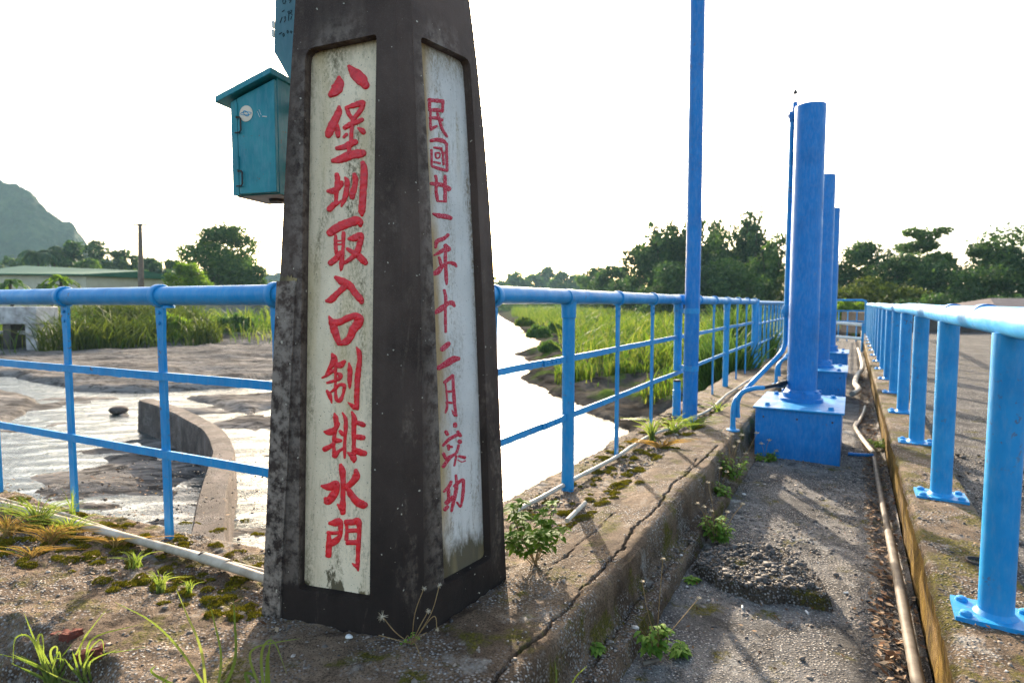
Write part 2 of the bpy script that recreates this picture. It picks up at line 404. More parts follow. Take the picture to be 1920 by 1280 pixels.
M_STEM = m_plain('plant_stem', (0.20, 0.12, 0.055), 0.7, (0.28, 0.19, 0.09), 30, 0)
M_TUFT = m_plain('pale_seed_head', (0.55, 0.48, 0.36), 0.9, (0.42, 0.33, 0.22), 200, 0)
M_TRUNK = m_plain('bark', (0.085, 0.065, 0.05), 0.9, None, 12, 0.6)
M_LITTER = m_leaf('leaf_litter', [(0.10, 0.05, 0.02), (0.22, 0.13, 0.07), (0.36, 0.26, 0.17), (0.06, 0.03, 0.015), (0.19, 0.09, 0.045)], 0.1, 0.8)
def m_peb():
    k = NT('river_pebble')
    r = k.n('ShaderNodeNewGeometry').outputs['Random Per Island']
    c = k.ramp(r, [(0.0, (0.055, 0.05, 0.048)), (0.4, (0.12, 0.10, 0.085)), (0.75, (0.21, 0.18, 0.15)), (0.94, (0.32, 0.25, 0.20)), (1.0, (0.55, 0.52, 0.47))])
    k.base(k.mix(k.ramp(k.noise(160, 4), [(0.4, 0), (0.7, 0.5)]), c, (0.10, 0.085, 0.07))); k.rough(0.7); return k.m
M_PEB = m_peb()
M_PEBD = m_plain('dark_river_pebble', (0.135, 0.12, 0.108), 0.65, (0.045, 0.038, 0.032), 60, 0.1)
M_PVC = m_plain('dusty_pale_plastic', (0.46, 0.40, 0.32), 0.5, (0.28, 0.23, 0.17), 16, 0.2)
M_PVCW = m_plain('dusty_white_plastic', (0.46, 0.42, 0.36), 0.6, (0.34, 0.30, 0.25), 25, 0.1)
M_PVCG = m_plain('grey_brown_plastic', (0.18, 0.15, 0.118), 0.6, (0.10, 0.08, 0.06), 14, 0.2)
M_WHITE = m_plain('off_white', (0.72, 0.70, 0.66), 0.6, (0.60, 0.57, 0.52), 30, 0.1)
M_BLACK = m_plain('black_rubber', (0.012, 0.012, 0.013), 0.45, None, 30, 0.1)
M_BRICK = m_plain('red_brick', (0.12, 0.035, 0.024), 0.9, (0.10, 0.035, 0.025), 30, 0.7)
M_INK = m_plain('black_ink', (0.02, 0.02, 0.022), 0.7, None, 30, 0)
M_STICK = m_plain('cream_sticker', (0.72, 0.60, 0.46), 0.6, (0.66, 0.55, 0.42), 40, 0)
M_EMB = m_plain('light_blue_ink', (0.04, 0.33, 0.56), 0.6, None, 40, 0)
M_IRON = m_plain('rusty_iron', (0.07, 0.05, 0.04), 0.6, (0.03, 0.04, 0.045), 40, 0.4)
M_GREYM = m_plain('grey_metal', (0.30, 0.28, 0.26), 0.55, (0.22, 0.20, 0.19), 20, 0.1)
M_GROOF = m_plain('green_sheet_roof', (0.015, 0.085, 0.045), 0.7, (0.012, 0.07, 0.04), 1, 0)
M_WALLC = m_plain('cream_wall', (0.46, 0.42, 0.33), 0.8, (0.38, 0.34, 0.27), 1.0, 0.1)
M_WALLG = m_plain('stained_grey_wall', (0.24, 0.225, 0.215), 0.9, (0.10, 0.093, 0.088), 0.8, 0.3)
M_OLDW = m_plain('old_whitewash', (0.50, 0.48, 0.47), 0.85, (0.22, 0.20, 0.19), 2.5, 0.3)
M_DARKW = m_plain('dark_stained_wall', (0.045, 0.038, 0.035), 0.9, (0.09, 0.075, 0.065), 2, 0.3)
M_BROOF = m_plain('brown_grey_roof', (0.13, 0.105, 0.095), 0.7, (0.09, 0.07, 0.065), 3, 0.2)
M_UPOLE = m_plain('brown_pole', (0.16, 0.11, 0.085), 0.8, (0.11, 0.08, 0.065), 6, 0.1)
M_STEEL = m_plain('pale_galvanised_steel', (0.16, 0.17, 0.18), 0.5, None, 1, 0)
def m_hill():
    k = NT('forested_hillside')
    k.base(k.ramp(k.noise(0.09, 6, 0.7), [(0.3, (0.006, 0.018, 0.012)), (0.5, (0.015, 0.038, 0.020)), (0.7, (0.034, 0.062, 0.026))])); k.rough(0.9)
    k.bump(k.noise(0.15, 6, 0.7), 0.8, 3.0); return k.m
M_HILL = m_hill()

# ================================================================== ground, deck and river
ZF, ZK, ZW = -0.22, 0.04, -1.1             # walkway floor, right kerb, water
def gridmesh(X, Y, Z, keep=None):
    n, m = X.shape
    vs = np.stack([X, Y, Z], -1).reshape(-1, 3)
    i = np.arange(n * m).reshape(n, m)
    q = np.stack([i[:-1, :-1], i[:-1, 1:], i[1:, 1:], i[1:, :-1]], -1)
    if keep is not None: q = q[keep]
    q = q.reshape(-1, 4)
    me = bpy.data.meshes.new('grid'); me.vertices.add(len(vs)); me.vertices.foreach_set('co', vs.ravel())
    me.loops.add(q.size); me.loops.foreach_set('vertex_index', q.ravel().astype(np.int32))
    me.polygons.add(len(q)); me.polygons.foreach_set('loop_start', np.arange(0, q.size, 4, dtype=np.int32))
    me.polygons.foreach_set('use_smooth', np.ones(len(q), bool)); me.update(calc_edges=True); me.validate(); return me
def gobj(name, me, mat, kind='structure', ang=50):
    me.name = name; me.materials.append(mat); me.set_sharp_from_angle(angle=radians(ang))
    o = bpy.data.objects.new(name, me); COL.objects.link(o); o['kind'] = kind; return o

def pxst(pts, z=0.0): return [tost(P(x, y, z)) for x, y in pts]
CR1 = pxst([(1345, 833), (1339, 839), (1310, 868), (1277, 898), (1263, 906), (1243, 935), (1229, 957), (1197, 980), (1164, 1028), (1129, 1069), (1090, 1105), (1057, 1143), (1016, 1185), (959, 1230), (930, 1268), (905, 1330)])
CR2 = pxst([(1158, 956), (1120, 990), (1092, 1012), (1040, 1057), (1020, 1085)])
CR3 = pxst([(1308, 858), (1290, 880), (1277, 900)])
CR4 = pxst([(1306, 1000), (1226, 1090), (1190, 1130), (1150, 1190), (1105, 1253)], -0.16)
EDGE = [P(-900, 770), P(0, 906), P(60, 925), P(112, 942), P(200, 955), P(440, 1003), P(510, 1018), P(640, 1045)]   # river edge of the left block
EDGE = [(p.x, p.y) for p in EDGE]
BROK = [P(-400, 1080), P(-100, 1110), P(0, 1142), P(60, 1168), P(110, 1192), P(190, 1225), P(235, 1262), P(262, 1300), P(300, 1400), P(330, 1600)]
BROK = [(p.x, p.y) for p in BROK]
NOTCH = tost(P(1392, 806))
def hdeck(s, t):
    x = CA * s + SA * t; y = -SA * s + CA * t
    z = 0.012 * fbm(x, y, 2.2, 3) + 0.0045 * fbm(x, y, 17, 4) + 0.0022 * fbm(x, y, 70, 3)
    strip = sstep(-1.02 + 0.05 * fbm(t, s * 0, 2.3, 3), -1.10, s)
    z = z - 0.018 * strip * sstep(1.2, 1.6, t) + strip * 0.008 * fbm(x, y, 38, 3)
    # mossy gravel strip behind the left railing base
    ed = polydist(x, y, EDGE, False)
    lft = sstep(-1.5, -1.75, s)
    z = z + lft * sstep(0.62, 0.40, ed + 0.10 * fbm(x, y, 3, 3)) * (0.010 * fbm(x, y, 30, 3) - 0.014)
    for c, d, wd in ((CR1, 0.026, 0.0036), (CR2, 0.010, 0.0026), (CR3, 0.016, 0.003)):
        jx = 0.014 * fbm(x, y, 14, 4) + 0.010 * fbm(x, y, 45, 3)
        dd = polydist(s + jx, t + jx * 0.6, c, False); z = z - d * np.exp(-(dd / (wd * (1 + 0.6 * fbm(x, y, 9, 2)))) ** 2)
    b = polydist(x, y, BROK, False)
    side = np.interp(x, [p[0] for p in BROK[:7]], [p[1] for p in BROK[:7]])
    inside = (y < side) & (x < BROK[6][0] + 0.02)
    dq = np.where(inside, b, -b) + 0.05 * fbm(x, y, 9, 4)
    z = z - 0.42 * sstep(0.0, 0.26, dq) + sstep(-0.02, 0.05, dq) * 0.05 * fbm(x, y, 16, 4)
    z = z - 0.10 * np.exp(-(((s - NOTCH[0] - 0.04) / 0.07) ** 2 + ((t - NOTCH[1]) / 0.12) ** 2))
    return z
trow = np.concatenate([np.arange(-0.7, 0.55, 0.03), np.arange(0.55, 3.4, 0.0115), np.arange(3.4, 5.6, 0.02), np.geomspace(5.6, 24, 70)])
scol = np.concatenate([np.linspace(-1.5, -1.15, 26), np.linspace(-1.145, -0.735, 72)])
SS, TT = np.meshgrid(scol, trow, indexing='ij')
ZZ = hdeck(SS, TT)
jit = lambda t, k: 0.016 * fbm(t, np.zeros_like(t) + k, 3.1, 5) + 0.004 * fbm(t, np.zeros_like(t) + k, 40, 2)
we = sstep(-0.80, -0.735, SS); SS = SS + we * (jit(TT, 1.0) + 0.0); ZZ = ZZ - 0.012 * sstep(-0.752, -0.735, SS)
wo = sstep(-1.46, -1.5, SS); SS = SS + wo * 0.05 * fbm(TT, TT * 0 + 4, 2.4, 4)
# kerb face, ledge and foot
lz = lambda s, t: -0.16 + 0.006 * fbm(s, t, 18, 4) - 0.02 * np.exp(-(polydist(s + 0.008 * fbm(s, t, 16, 3), t, CR4, False) / 0.004) ** 2)
ext = []
e0s = SS[-1]; e0z = ZZ[-1]
for f in (0.12, 0.3, 0.5, 0.7, 0.88): ext.append((e0s + 0.006 + 0.016 * f + 0.009 * fbm(trow, trow * 0 + f, 14, 4), e0z * (1 - f) - 0.16 * f))
for s_ in np.linspace(-0.70, -0.628, 10): ext.append((np.maximum(e0s + 0.03, s_ + 0 * trow), lz(s_ + 0 * trow, trow)))
endl = sstep(4.2, 3.6, trow + 0.2 * fbm(trow, trow * 0, 2, 3))      # the ledge breaks away towards the first gate
for f in (0.1, 0.4, 0.7, 1.15): ext.append((-0.624 + 0.014 * f + 0.014 * fbm(trow, trow * 0 + f, 6, 4), -0.16 - 0.08 * f + 0 * trow))
SS = np.vstack([SS] + [e[0][None] for e in ext]); ZZ = np.vstack([ZZ] + [e[1][None] for e in ext])
TT = np.vstack([TT] + [trow[None]] * len(ext))
lw = sstep(-0.72, -0.68, SS); ZZ = ZZ + lw * (1 - endl)[None, :] * np.minimum(0, ZF + 0.012 - ZZ)
# river face of the deck
SS = np.vstack([SS[0] - 0.03, SS[0] - 0.008, SS]); ZZ = np.vstack([ZZ[0] * 0 - 2.0, ZZ[0] - 0.03, ZZ]); TT = np.vstack([trow[None], trow[None], TT])
gobj('concrete_deck', gridmesh(CA * SS + SA * TT, -SA * SS + CA * TT, ZZ), M_DECK)
# left block
sc2 = np.concatenate([np.geomspace(6.5, 4.0, 20) * -1, np.arange(-3.98, -1.485, 0.014)])
vv = np.concatenate([np.linspace(0, 0.985, 210), [0.995, 1.0, 1.004, 1.006]])
S2, V2 = np.meshgrid(sc2, vv, indexing='ij')
ex, ey = np.array([p[0] for p in EDGE]), np.array([p[1] for p in EDGE])
es = CA * ex - SA * ey; et = SA * ex + CA * ey
tmax = np.interp(sc2, es, et) + 0.02 * fbm(sc2, sc2 * 0, 5, 4)
T2 = -0.3 + (tmax[:, None] + 0.3) * np.minimum(V2, 1.0) + np.maximum(V2 - 1, 0) * 4
Z2 = hdeck(S2, T2); Z2[:, -3] -= 0.006; Z2[:, -2] = -0.04; Z2[:, -1] = -2.0
M_BLOCK = M_DECK
gobj('concrete_block', gridmesh(CA * S2 + SA * T2, -SA * S2 + CA * T2, Z2), M_BLOCK)
# walkway floor
def hfloor(s, t):
    z = ZF + 0.010 * fbm(s, t, 2.0, 3) + 0.004 * fbm(s, t, 15, 4) + 0.002 * fbm(s, t, 60, 2)
    z = z - 0.035 * sstep(0.11, 0.19, s + 0.05 * fbm(s * 0, t, 3, 3)) + 0.03 * sstep(0.24, 0.264, s)
    return z
fc = np.concatenate([np.linspace(-0.66, 0.264, 74)])
FS, FT = np.meshgrid(fc, trow, indexing='ij'); FZ = hfloor(FS, FT)
# raised broken patch of conglomerate
SLAB = pxst([(1298, 1063), (1330, 1040), (1400, 1030), (1470, 1040), (1530, 1085), (1562, 1140), (1480, 1120), (1420, 1120), (1350, 1095)], ZF + 0.02)
gobj('walkway', gridmesh(CA * FS + SA * FT, -SA * FS + CA * FT, FZ), M_WALK)
sa = np.array(SLAB); gs = np.arange(sa[:, 0].min() - 0.05, sa[:, 0].max() + 0.05, 0.005); gt = np.arange(sa[:, 1].min() - 0.05, sa[:, 1].max() + 0.05, 0.005)
GS, GT = np.meshgrid(gs, gt, indexing='ij')
def hslab(s, t):
    d = polydist(s + 0.018 * fbm(s, t, 9, 4), t + 0.018 * fbm(s, t, 12, 4), SLAB)
    return hfloor(s, t) - 0.012 + sstep(0.012, -0.010, d) * (0.068 + 0.016 * fbm(s, t, 12, 4) + 0.012 * fbm(s, t, 45, 4))
bs = gobj('broken_slab', gridmesh(CA * GS + SA * GT, -SA * GS + CA * GT, hslab(GS, GT)), M_SLAB, 'x'); del bs['kind']
tag(bs, 'raised broken patch of dark pebbly concrete across the walkway floor', 'concrete patch')
# right kerb: mossy side and top
ks = [(0.262 + 0.012 * fbm(trow, trow * 0 + f, 7, 4) + 0.012 * (1 - f), ZF - 0.03 + (ZK - ZF + 0.02) * f) for f in (0, 0.2, 0.4, 0.6, 0.8, 0.95)]
KS = np.array([k[0] for k in ks]); KZ = np.array([np.zeros_like(trow) + k[1] for k in ks]); KT = np.vstack([trow[None]] * len(ks))
e = 0.266 + 0.010 * fbm(trow, trow * 0 + 3.3, 4, 5)
kz = lambda s, t: ZK + 0.008 * fbm(s, t, 3, 3) + 0.004 * fbm(s, t, 30, 4)
top = [e + 0.004] + [e + 0.012 + (0.53 - 0.278) * f for f in np.linspace(0, 1, 20)]
KS2 = np.array([KS[-1]] + top + [top[-1] + 0.01]); KT2 = np.vstack([trow[None]] * len(KS2)); KZ2 = kz(KS2, KT2)
KZ2[0] = KZ[-1]; KZ2[1] -= 0.006; KZ2[-2] -= 0.006; KZ2[-1] = -0.12
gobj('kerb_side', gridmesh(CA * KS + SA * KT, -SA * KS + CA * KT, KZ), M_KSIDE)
gobj('kerb', gridmesh(CA * KS2 + SA * KT2, -SA * KS2 + CA * KT2, KZ2), M_KERB)
# yard to the right
ys = np.concatenate([np.linspace(0.52, 2.5, 60), np.geomspace(2.6, 45, 40)]); yt = np.concatenate([np.linspace(-2, 6, 120), np.geomspace(6.1, 27, 50)])
YS, YT = np.meshgrid(ys, yt, indexing='ij'); YZ = -0.02 + 0.012 * fbm(YS, YT, 1.2, 3) + 0.008 * fbm(YS, YT, 9, 4)
gobj('yard', gridmesh(CA * YS + SA * YT, -SA * YS + CA * YT, YZ), M_YARD)

# river bed, banks and land as one polar sheet out to the horizon
ang = np.radians(np.linspace(-64, 64, 430)); rad = np.concatenate([np.geomspace(2.2, 60, 250), np.geomspace(62, 1500, 50)])
A, R = np.meshgrid(ang, rad, indexing='ij'); TX = R * np.sin(A); TY = R * np.cos(A)
pz = lambda pts, z=ZW: [(P(x, y, z).x, P(x, y, z).y) for x, y in pts]
LANDR = pz([(1190, 815), (1168, 806), (1130, 790), (1097, 779), (1057, 746), (1021, 738), (993, 721), (984, 708), (996, 688), (987, 673), (967, 662), (998, 650), (1004, 640), (984, 634), (975, 622), (962, 611), (945, 600), (930, 592), (930, 576)]) + [(300, 500), (400, 60), (60, 8), (6, 3.2)]
LANDL = pz([(-900, 690), (-300, 690), (0, 671), (130, 668), (250, 660), (400, 650), (520, 647), (640, 636), (800, 618), (880, 606), (915, 596), (925, 580)]) + [(-60, 500), (-800, 500), (-800, 10)]
jn = 0.35 * fbm(TX, TY, 0.5, 4)
dR = polydist(TX + jn, TY + jn, LANDR); dL = polydist(TX + jn, TY + jn, LANDL)
TZ = np.full(TX.shape, ZW - 0.12)
TZ = np.where(dR < 0, ZW - 0.05 + np.minimum(0.55, -dR * 0.16), TZ)
TZ = np.where(dL < 0, ZW - 0.05 + np.minimum(0.75, -dL * 0.13), TZ)
rough_ = np.exp(-((dR + 1.6) / 1.8) ** 2) * (TY < 26)
TZ = TZ + rough_ * (0.55 * fbm(TX, TY, 0.75, 6) + 0.14) + (dR < 0) * 0.05 * fbm(TX, TY, 2.5, 4)
ROCKS = [([(-500, 700), (0, 672), (150, 660), (300, 652), (520, 648), (700, 646), (700, 680), (600, 700), (505, 712), (440, 728), (330, 734), (253, 739), (166, 735), (112, 733), (65, 719), (17, 705), (-300, 712)], 0.16),
         ([(-400, 700), (0, 728), (60, 740), (95, 755), (60, 780), (30, 798), (0, 806), (-300, 830)], 0.13),
         ([(180, 848), (280, 850), (380, 880), (372, 930), (340, 975), (290, 975), (230, 950), (140, 922), (132, 905), (150, 875)], 0.075),
         ([(215, 775), (235, 768), (258, 772), (258, 784), (222, 785)], 0.10),
         ([(300, 742), (360, 742), (505, 738), (640, 735), (640, 790), (505, 770), (460, 790), (430, 770), (360, 755)], 0.10),
         ([(430, 800), (500, 790), (500, 830), (450, 830)], 0.06),
         ([(478, 850), (505, 835), (700, 830), (700, 1100), (494, 1060), (470, 990), (486, 940), (476, 900)], 0.09),
         ([(105, 855), (160, 852), (160, 862), (108, 864)], 0.05), ([(120, 770), (175, 775), (165, 790), (125, 782)], 0.03)]
for poly, h in ROCKS:
    d = polydist(TX + 0.12 * fbm(TX, TY, 1.3, 4), TY + 0.25 * fbm(TX, TY, 1.0, 4), pz(poly))
    rock = ZW - 0.05 + h * 1.25 * sstep(0.02, -0.35, d) + h * (1.1 * fbm(TX * 0.5, TY, 1.1, 5))
    TZ = np.where(d < 0.02, np.maximum(TZ, rock), TZ)
TZ = np.where((dL >= 0) & (dR >= 0) & (TX < -0.8) & (TY < 13), np.maximum(TZ, ZW - 0.035 + 0.17 * fbm(TX * 0.55, TY * 1.3, 1.15, 6)), TZ)
# under the deck and the yard everything stays low
sS = CA * TX - SA * TY; sT = SA * TX + CA * TY
TZ = np.where((sS > -2.1) & (sS < 50) & (sT < 27.5), np.minimum(TZ, -0.35), TZ)
TZ = np.where((sS > -1.6) & (sT < 27), -1.0, TZ)
TZ = np.where((sT >= 27) & (sS > -1.6), np.minimum(-0.1, -1.0 + (sT - 27) * 0.5), TZ)
rb = gobj('riverbank', gridmesh(TX, TY, TZ), M_TERR, ang=80); rb.data.materials.append(M_MUD)
fm = (dR[:-1, :-1] < 0.9) | ((sS[:-1, :-1] > -2.2) & (TY[:-1, :-1] > 4))
rb.data.polygons.foreach_set('material_index', fm.ravel().astype(np.int32))
o = obj('river', MB().add([(-80, 1, ZW), (60, 1, ZW), (60, 160, ZW), (-80, 160, ZW)], [(0, 1, 2, 3)]), M_WATER); struct(o)
# hill
hx = np.linspace(-620, 40, 620); hy = np.linspace(0, 1, 110); HX, HV = np.meshgrid(hx, hy, indexing='ij')
ridge = [(-1500, 250), (-300, 250), (-100, 300), (-30, 332), (0, 344), (30, 352), (50, 360), (66, 372), (84, 392), (112, 414), (140, 428), (155, 455), (180, 480), (230, 500), (330, 512), (480, 520), (640, 530), (820, 545), (900, 560)]
rx = [Q(x, y, 330).x for x, y in ridge]; rz = [Q(x, y, 330).z for x, y in ridge]
RZ = np.interp(HX, rx, rz); prof = np.minimum(1, HV / 0.62) ** 0.8 * np.where(HV > 0.62, 1 - (HV - 0.62) * 0.9, 1)
HZ = -3 + (RZ + 3) * prof + 1.6 * fbm(HX, HV * 160, 0.07, 3) + 3.4 * np.abs(fbm(HX, HV * 160, 0.20, 3)) + 1.6 * np.abs(fbm(HX, HV * 160, 0.55, 2))
gobj('hill', gridmesh(HX * (0.86 + 0.225 * HV), 280 + HV * 80, HZ), M_HILL, ang=90)

# curved wing wall of the weir
WP = curve([(274, 748), (320, 763), (362, 783), (400, 806), (418, 838), (412, 870), (400, 922), (392, 977), (388, 1030)], 5)
mb = MB(); WPW = [P(x, y, -0.6) for x, y in WP]; vs = []
for i, p in enumerate(WPW):
    tn = (WPW[min(i + 1, len(WPW) - 1)] - WPW[max(i - 1, 0)]); tn.z = 0; tn.normalize(); nn = Vector((-tn.y, tn.x, 0))
    j = lambda k: 0.012 * float(fbm(np.array(i * 0.37 + k), np.array(k * 3.1), 1.0, 3))
    for a, z in ((-0.16, -1.5), (-0.115, -0.64), (-0.10, -0.605), (0.0, -0.60), (0.10, -0.605), (0.115, -0.64), (0.14, -1.5)):
        vs.append(p + nn * (a + j(a * 9)) + Vector((0, 0, z + 0.6 + j(a * 5 + 2))))
m_ = 7; fs = [(i * m_ + k, i * m_ + k + 1, (i + 1) * m_ + k + 1, (i + 1) * m_ + k) for i in range(len(WPW) - 1) for k in range(m_ - 1)]
fs += [tuple(range(m_)), tuple((len(WPW) - 1) * m_ + k for k in reversed(range(m_)))]
o = obj('wing_wall', mb.add(vs, fs), M_WING, origin=WPW[4] + Vector((0, 0, -0.5)))
tag(o, 'low curved concrete wall standing in the shallow river behind the blue railing', 'wall')

# ================================================================== inscribed pillar
pL, pC1, pC2, pR = P(497, 1148), P(757, 1196), P(797, 1182), P(950, 1077)
CEN = (pL + pR) / 2
pB = CEN * 2 - (pC1 + pC2) / 2
base = [pL, pC1, pC2, pR, pR + (pB - pR) * 0.9, pB, pL + (pB - pL) * 0.93]
# taper measured from both edges of the photograph
DLR = (pR - pL).normalized(); H0 = (pR - pL).length / 2
def edgefit(rows, sg):
    zz, hh = [0.0], [H0]
    for py, px in rows:
        r = ray(px, py); h = r.x * CEN.y - r.y * CEN.x; h = h / (DLR.x * r.y - DLR.y * r.x)      # CEN + DLR*h on the ray's plan line
        c = CEN + DLR * h; q = c.y / r.y; zz.append((CL + r * q).z); hh.append(abs(h))
    return np.polyfit(zz, hh, 3)
cfR = edgefit(((940, 940.5), (830, 940), (660, 934), (500, 925), (270, 908), (120, 895), (0, 880)), 1)
cfL = edgefit(((900, 509), (620, 520), (500, 526), (350, 533), (277, 537), (204, 543), (90, 548), (10, 553)), -1)
def hlr(z): zc = min(z, 2.15); return float(np.polyval(cfL, zc)) - 0.04 * max(0, z - 2.15), float(np.polyval(cfR, zc)) - 0.04 * max(0, z - 2.15)
def kz_(z): a, b = hlr(z); return (a + b) / (2 * H0)
def shz(z): a, b = hlr(z); return (b - a) / 2
def pcorner(i, z, g=0.0):
    c = CEN + DLR * shz(z) + (base[i] - CEN) * kz_(z); return Vector((c.x, c.y, z))
class Face:
    def __init__(s, i, j):
        s.i, s.j = i, j; d = base[j] - base[i]; s.n = Vector((d.y, -d.x, 0)).normalized()
        if s.n.dot(base[i] - CEN) < 0: s.n = -s.n
        s.d = s.n.dot(base[i] - CEN); s.off = lambda z: s.n.dot(DLR) * shz(z) + s.d * kz_(z)
    def hit(s, px, py, inset=0.0):
        r = ray(px, py); lo, hi = 0.8, 4.0
        f = lambda q: s.n.dot(CL + r * q - CEN) - (s.off((CL + r * q).z) - inset)
        for _ in range(50):
            m = (lo + hi) / 2
            if f(m) > 0: lo = m
            else: hi = m
        return CL + r * lo
FL, FR = Face(0, 1), Face(2, 3)
pil = thing('inscribed_pillar', 'tall dark tapered concrete pillar with red characters on pale recessed panels', 'pillar', Vector((CEN.x, CEN.y, 0)))
ZT = 2.55
zr = list(np.linspace(-0.08, 2.15, 9)) + [2.3, 2.45, ZT]
def rounded(c, rr_, n=4):
    """opening with softly rounded corners, 4 corner points in, list out"""
    out = []
    for i in range(4):
        a, b, d = c[i], c[i - 1], c[(i + 1) % 4]; r = rr_[i]
        u = (b - a).normalized() * r; v = (d - a).normalized() * r
        for k in range(n):
            q = k / (n - 1); p = a + u * (1 - q) ** 2 + v * q ** 2; out.append(p)
    return out
def openface(face, cpx, r):
    cs = [face.hit(x, y) for x, y in cpx]
    return rounded(cs, r), cs
OL, OLc = openface(FL, [(572, 92), (706, 64), (693, 1126), (559, 1104)], (0.035, 0.012, 0.012, 0.016))
OR, ORc = openface(FR, [(789, 68), (881, 112), (921, 1047), (833, 1097)], (0.016, 0.03, 0.02, 0.016))
DEP = 0.036
mb = MB()
# plain sides
for i in range(7):
    j = (i + 1) % 7
    if i in (0, 2): continue
    vs = [p for z in zr for p in (pcorner(i, z), pcorner(j, z))]
    mb.add(vs, [(2 * k, 2 * k + 1, 2 * k + 3, 2 * k + 2) for k in range(len(zr) - 1)])
mb.add([pcorner(i, ZT) for i in range(7)], [tuple(range(7))])
def frame(face, op):
    n = len(op); ins = [p - face.n * DEP for p in op]
    zt, zb = max(p.z for p in op[:8]), min(p.z for p in op[8:])
    zs = list(np.linspace(zb, zt, 11))
    L_ = [pcorner(face.i, z) for z in zs]; R_ = [pcorner(face.j, z) for z in zs]
    # left and right strips: outer edge to the opening edge at equal heights
    def edge_at(side, z):
        chain = (op[12:] + op[:4]) if side == 0 else (op[4:12])
        chain = sorted(chain, key=lambda p: p.z)
        for a, b in zip(chain, chain[1:]):
            if a.z <= z <= b.z + 1e-9: return a.lerp(b, (z - a.z) / max(1e-9, b.z - a.z))
        return chain[0] if z < chain[0].z else chain[-1]
    lz_ = sorted(op[12:] + op[:4], key=lambda p: p.z); rz_ = sorted(op[4:12], key=lambda p: p.z)
    for chain, ci in ((lz_, face.i), (rz_, face.j)):
        pts = []
        for a, b in zip(chain, chain[1:]):
            m_ = max(1, int((b.z - a.z) / 0.2))
            pts += [a.lerp(b, q / m_) for q in range(m_)]
        pts.append(chain[-1])
        # keep on the curved face
        pts2 = [p - face.n * (face.n.dot(p - CEN) - face.off(p.z)) for p in pts]
        vs = [q for p in pts2 for q in (pcorner(ci, p.z), p)]
        mb.add(vs, [(2 * k, 2 * k + 1, 2 * k + 3, 2 * k + 2) for k in range(len(pts2) - 1)])
        wl = [q for p in pts2 for q in (p, p - face.n * DEP)]
        mb.add(wl, [(2 * k, 2 * k + 1, 2 * k + 3, 2 * k + 2) for k in range(len(pts2) - 1)])
    # top and bottom lintels
    for a, b, ztar in ((lz_[-1], rz_[-1], 2.15), (lz_[0], rz_[0], -0.08)):
        m_ = 8
        row0 = [pcorner(face.i, a.z)] + [a.lerp(b, q / m_) for q in range(m_ + 1)] + [pcorner(face.j, b.z)]
        zz = list(np.linspace(0, 1, 5)); rows = []
        for f in zz:
            r_ = []
            for q, p in enumerate(row0):
                z = p.z + (ztar - p.z) * f
                e0, e1 = pcorner(face.i, z), pcorner(face.j, z)
                bs0, bs1 = pcorner(face.i, p.z), pcorner(face.j, p.z)
                u = (p - bs0).dot(bs1 - bs0) / (bs1 - bs0).length_squared
                r_.append(e0.lerp(e1, u))
            rows.append(r_)
        W_ = len(row0); vs = [p for r_ in rows for p in r_]
        mb.add(vs, [(i * W_ + k, i * W_ + k + 1, (i + 1) * W_ + k + 1, (i + 1) * W_ + k) for i in range(len(rows) - 1) for k in range(W_ - 1)])
        wl = [q for p in rows[0][1:-1] for q in (p, p - face.n * DEP)]
        mb.add(wl, [(2 * k, 2 * k + 1, 2 * k + 3, 2 * k + 2) for k in range(W_ - 3)])
    # cap between 2.15 and the top
    zz = [2.15, 2.3, 2.45, ZT]
    vs = [p for z in zz for p in (pcorner(face.i, z), pcorner(face.j, z))]
    mb.add(vs, [(2 * k, 2 * k + 1, 2 * k + 3, 2 * k + 2) for k in range(3)])
    return (lz_, rz_)
eL = frame(FL, OL); eR = frame(FR, OR)
obj('shaft', mb, M_PIL, pil, ang=30)
def panel(face, cs, mat):
    mb = MB(); m_ = 14; rows = []
    tl, tr, br_, bl_ = cs
    for f in np.linspace(-0.012, 1.012, 25):
        a, b = bl_.lerp(tl, f), br_.lerp(tr, f); r_ = []
        for q in np.linspace(-0.04, 1.04, m_):
            p = a.lerp(b, q); p = p - face.n * (face.n.dot(p - CEN) - face.off(p.z) + DEP - 0.004); r_.append(p)
        rows.append(r_)
    vs = [p for r_ in rows for p in r_]
    mb.add(vs, [(i * m_ + k, i * m_ + k + 1, (i + 1) * m_ + k + 1, (i + 1) * m_ + k) for i in range(24) for k in range(m_ - 1)])
    o = obj('inscription_panel', mb, mat, pil)
    uvl = o.data.uv_layers.new(name='UVMap'); vi = np.zeros(len(o.data.loops), np.int32); o.data.loops.foreach_get('vertex_index', vi)
    uvl.data.foreach_set('uv', np.stack([(vi % m_) / (m_ - 1), (vi // m_) / 24.0], -1).astype(np.float32).ravel()); return o
PANL = panel(FL, OLc, M_PAN1); PANR = panel(FR, ORc, M_PAN2)
PANL['label'] = 'wider cream panel with ten bold red characters'; PANR['label'] = 'narrow white panel with worn red date characters'

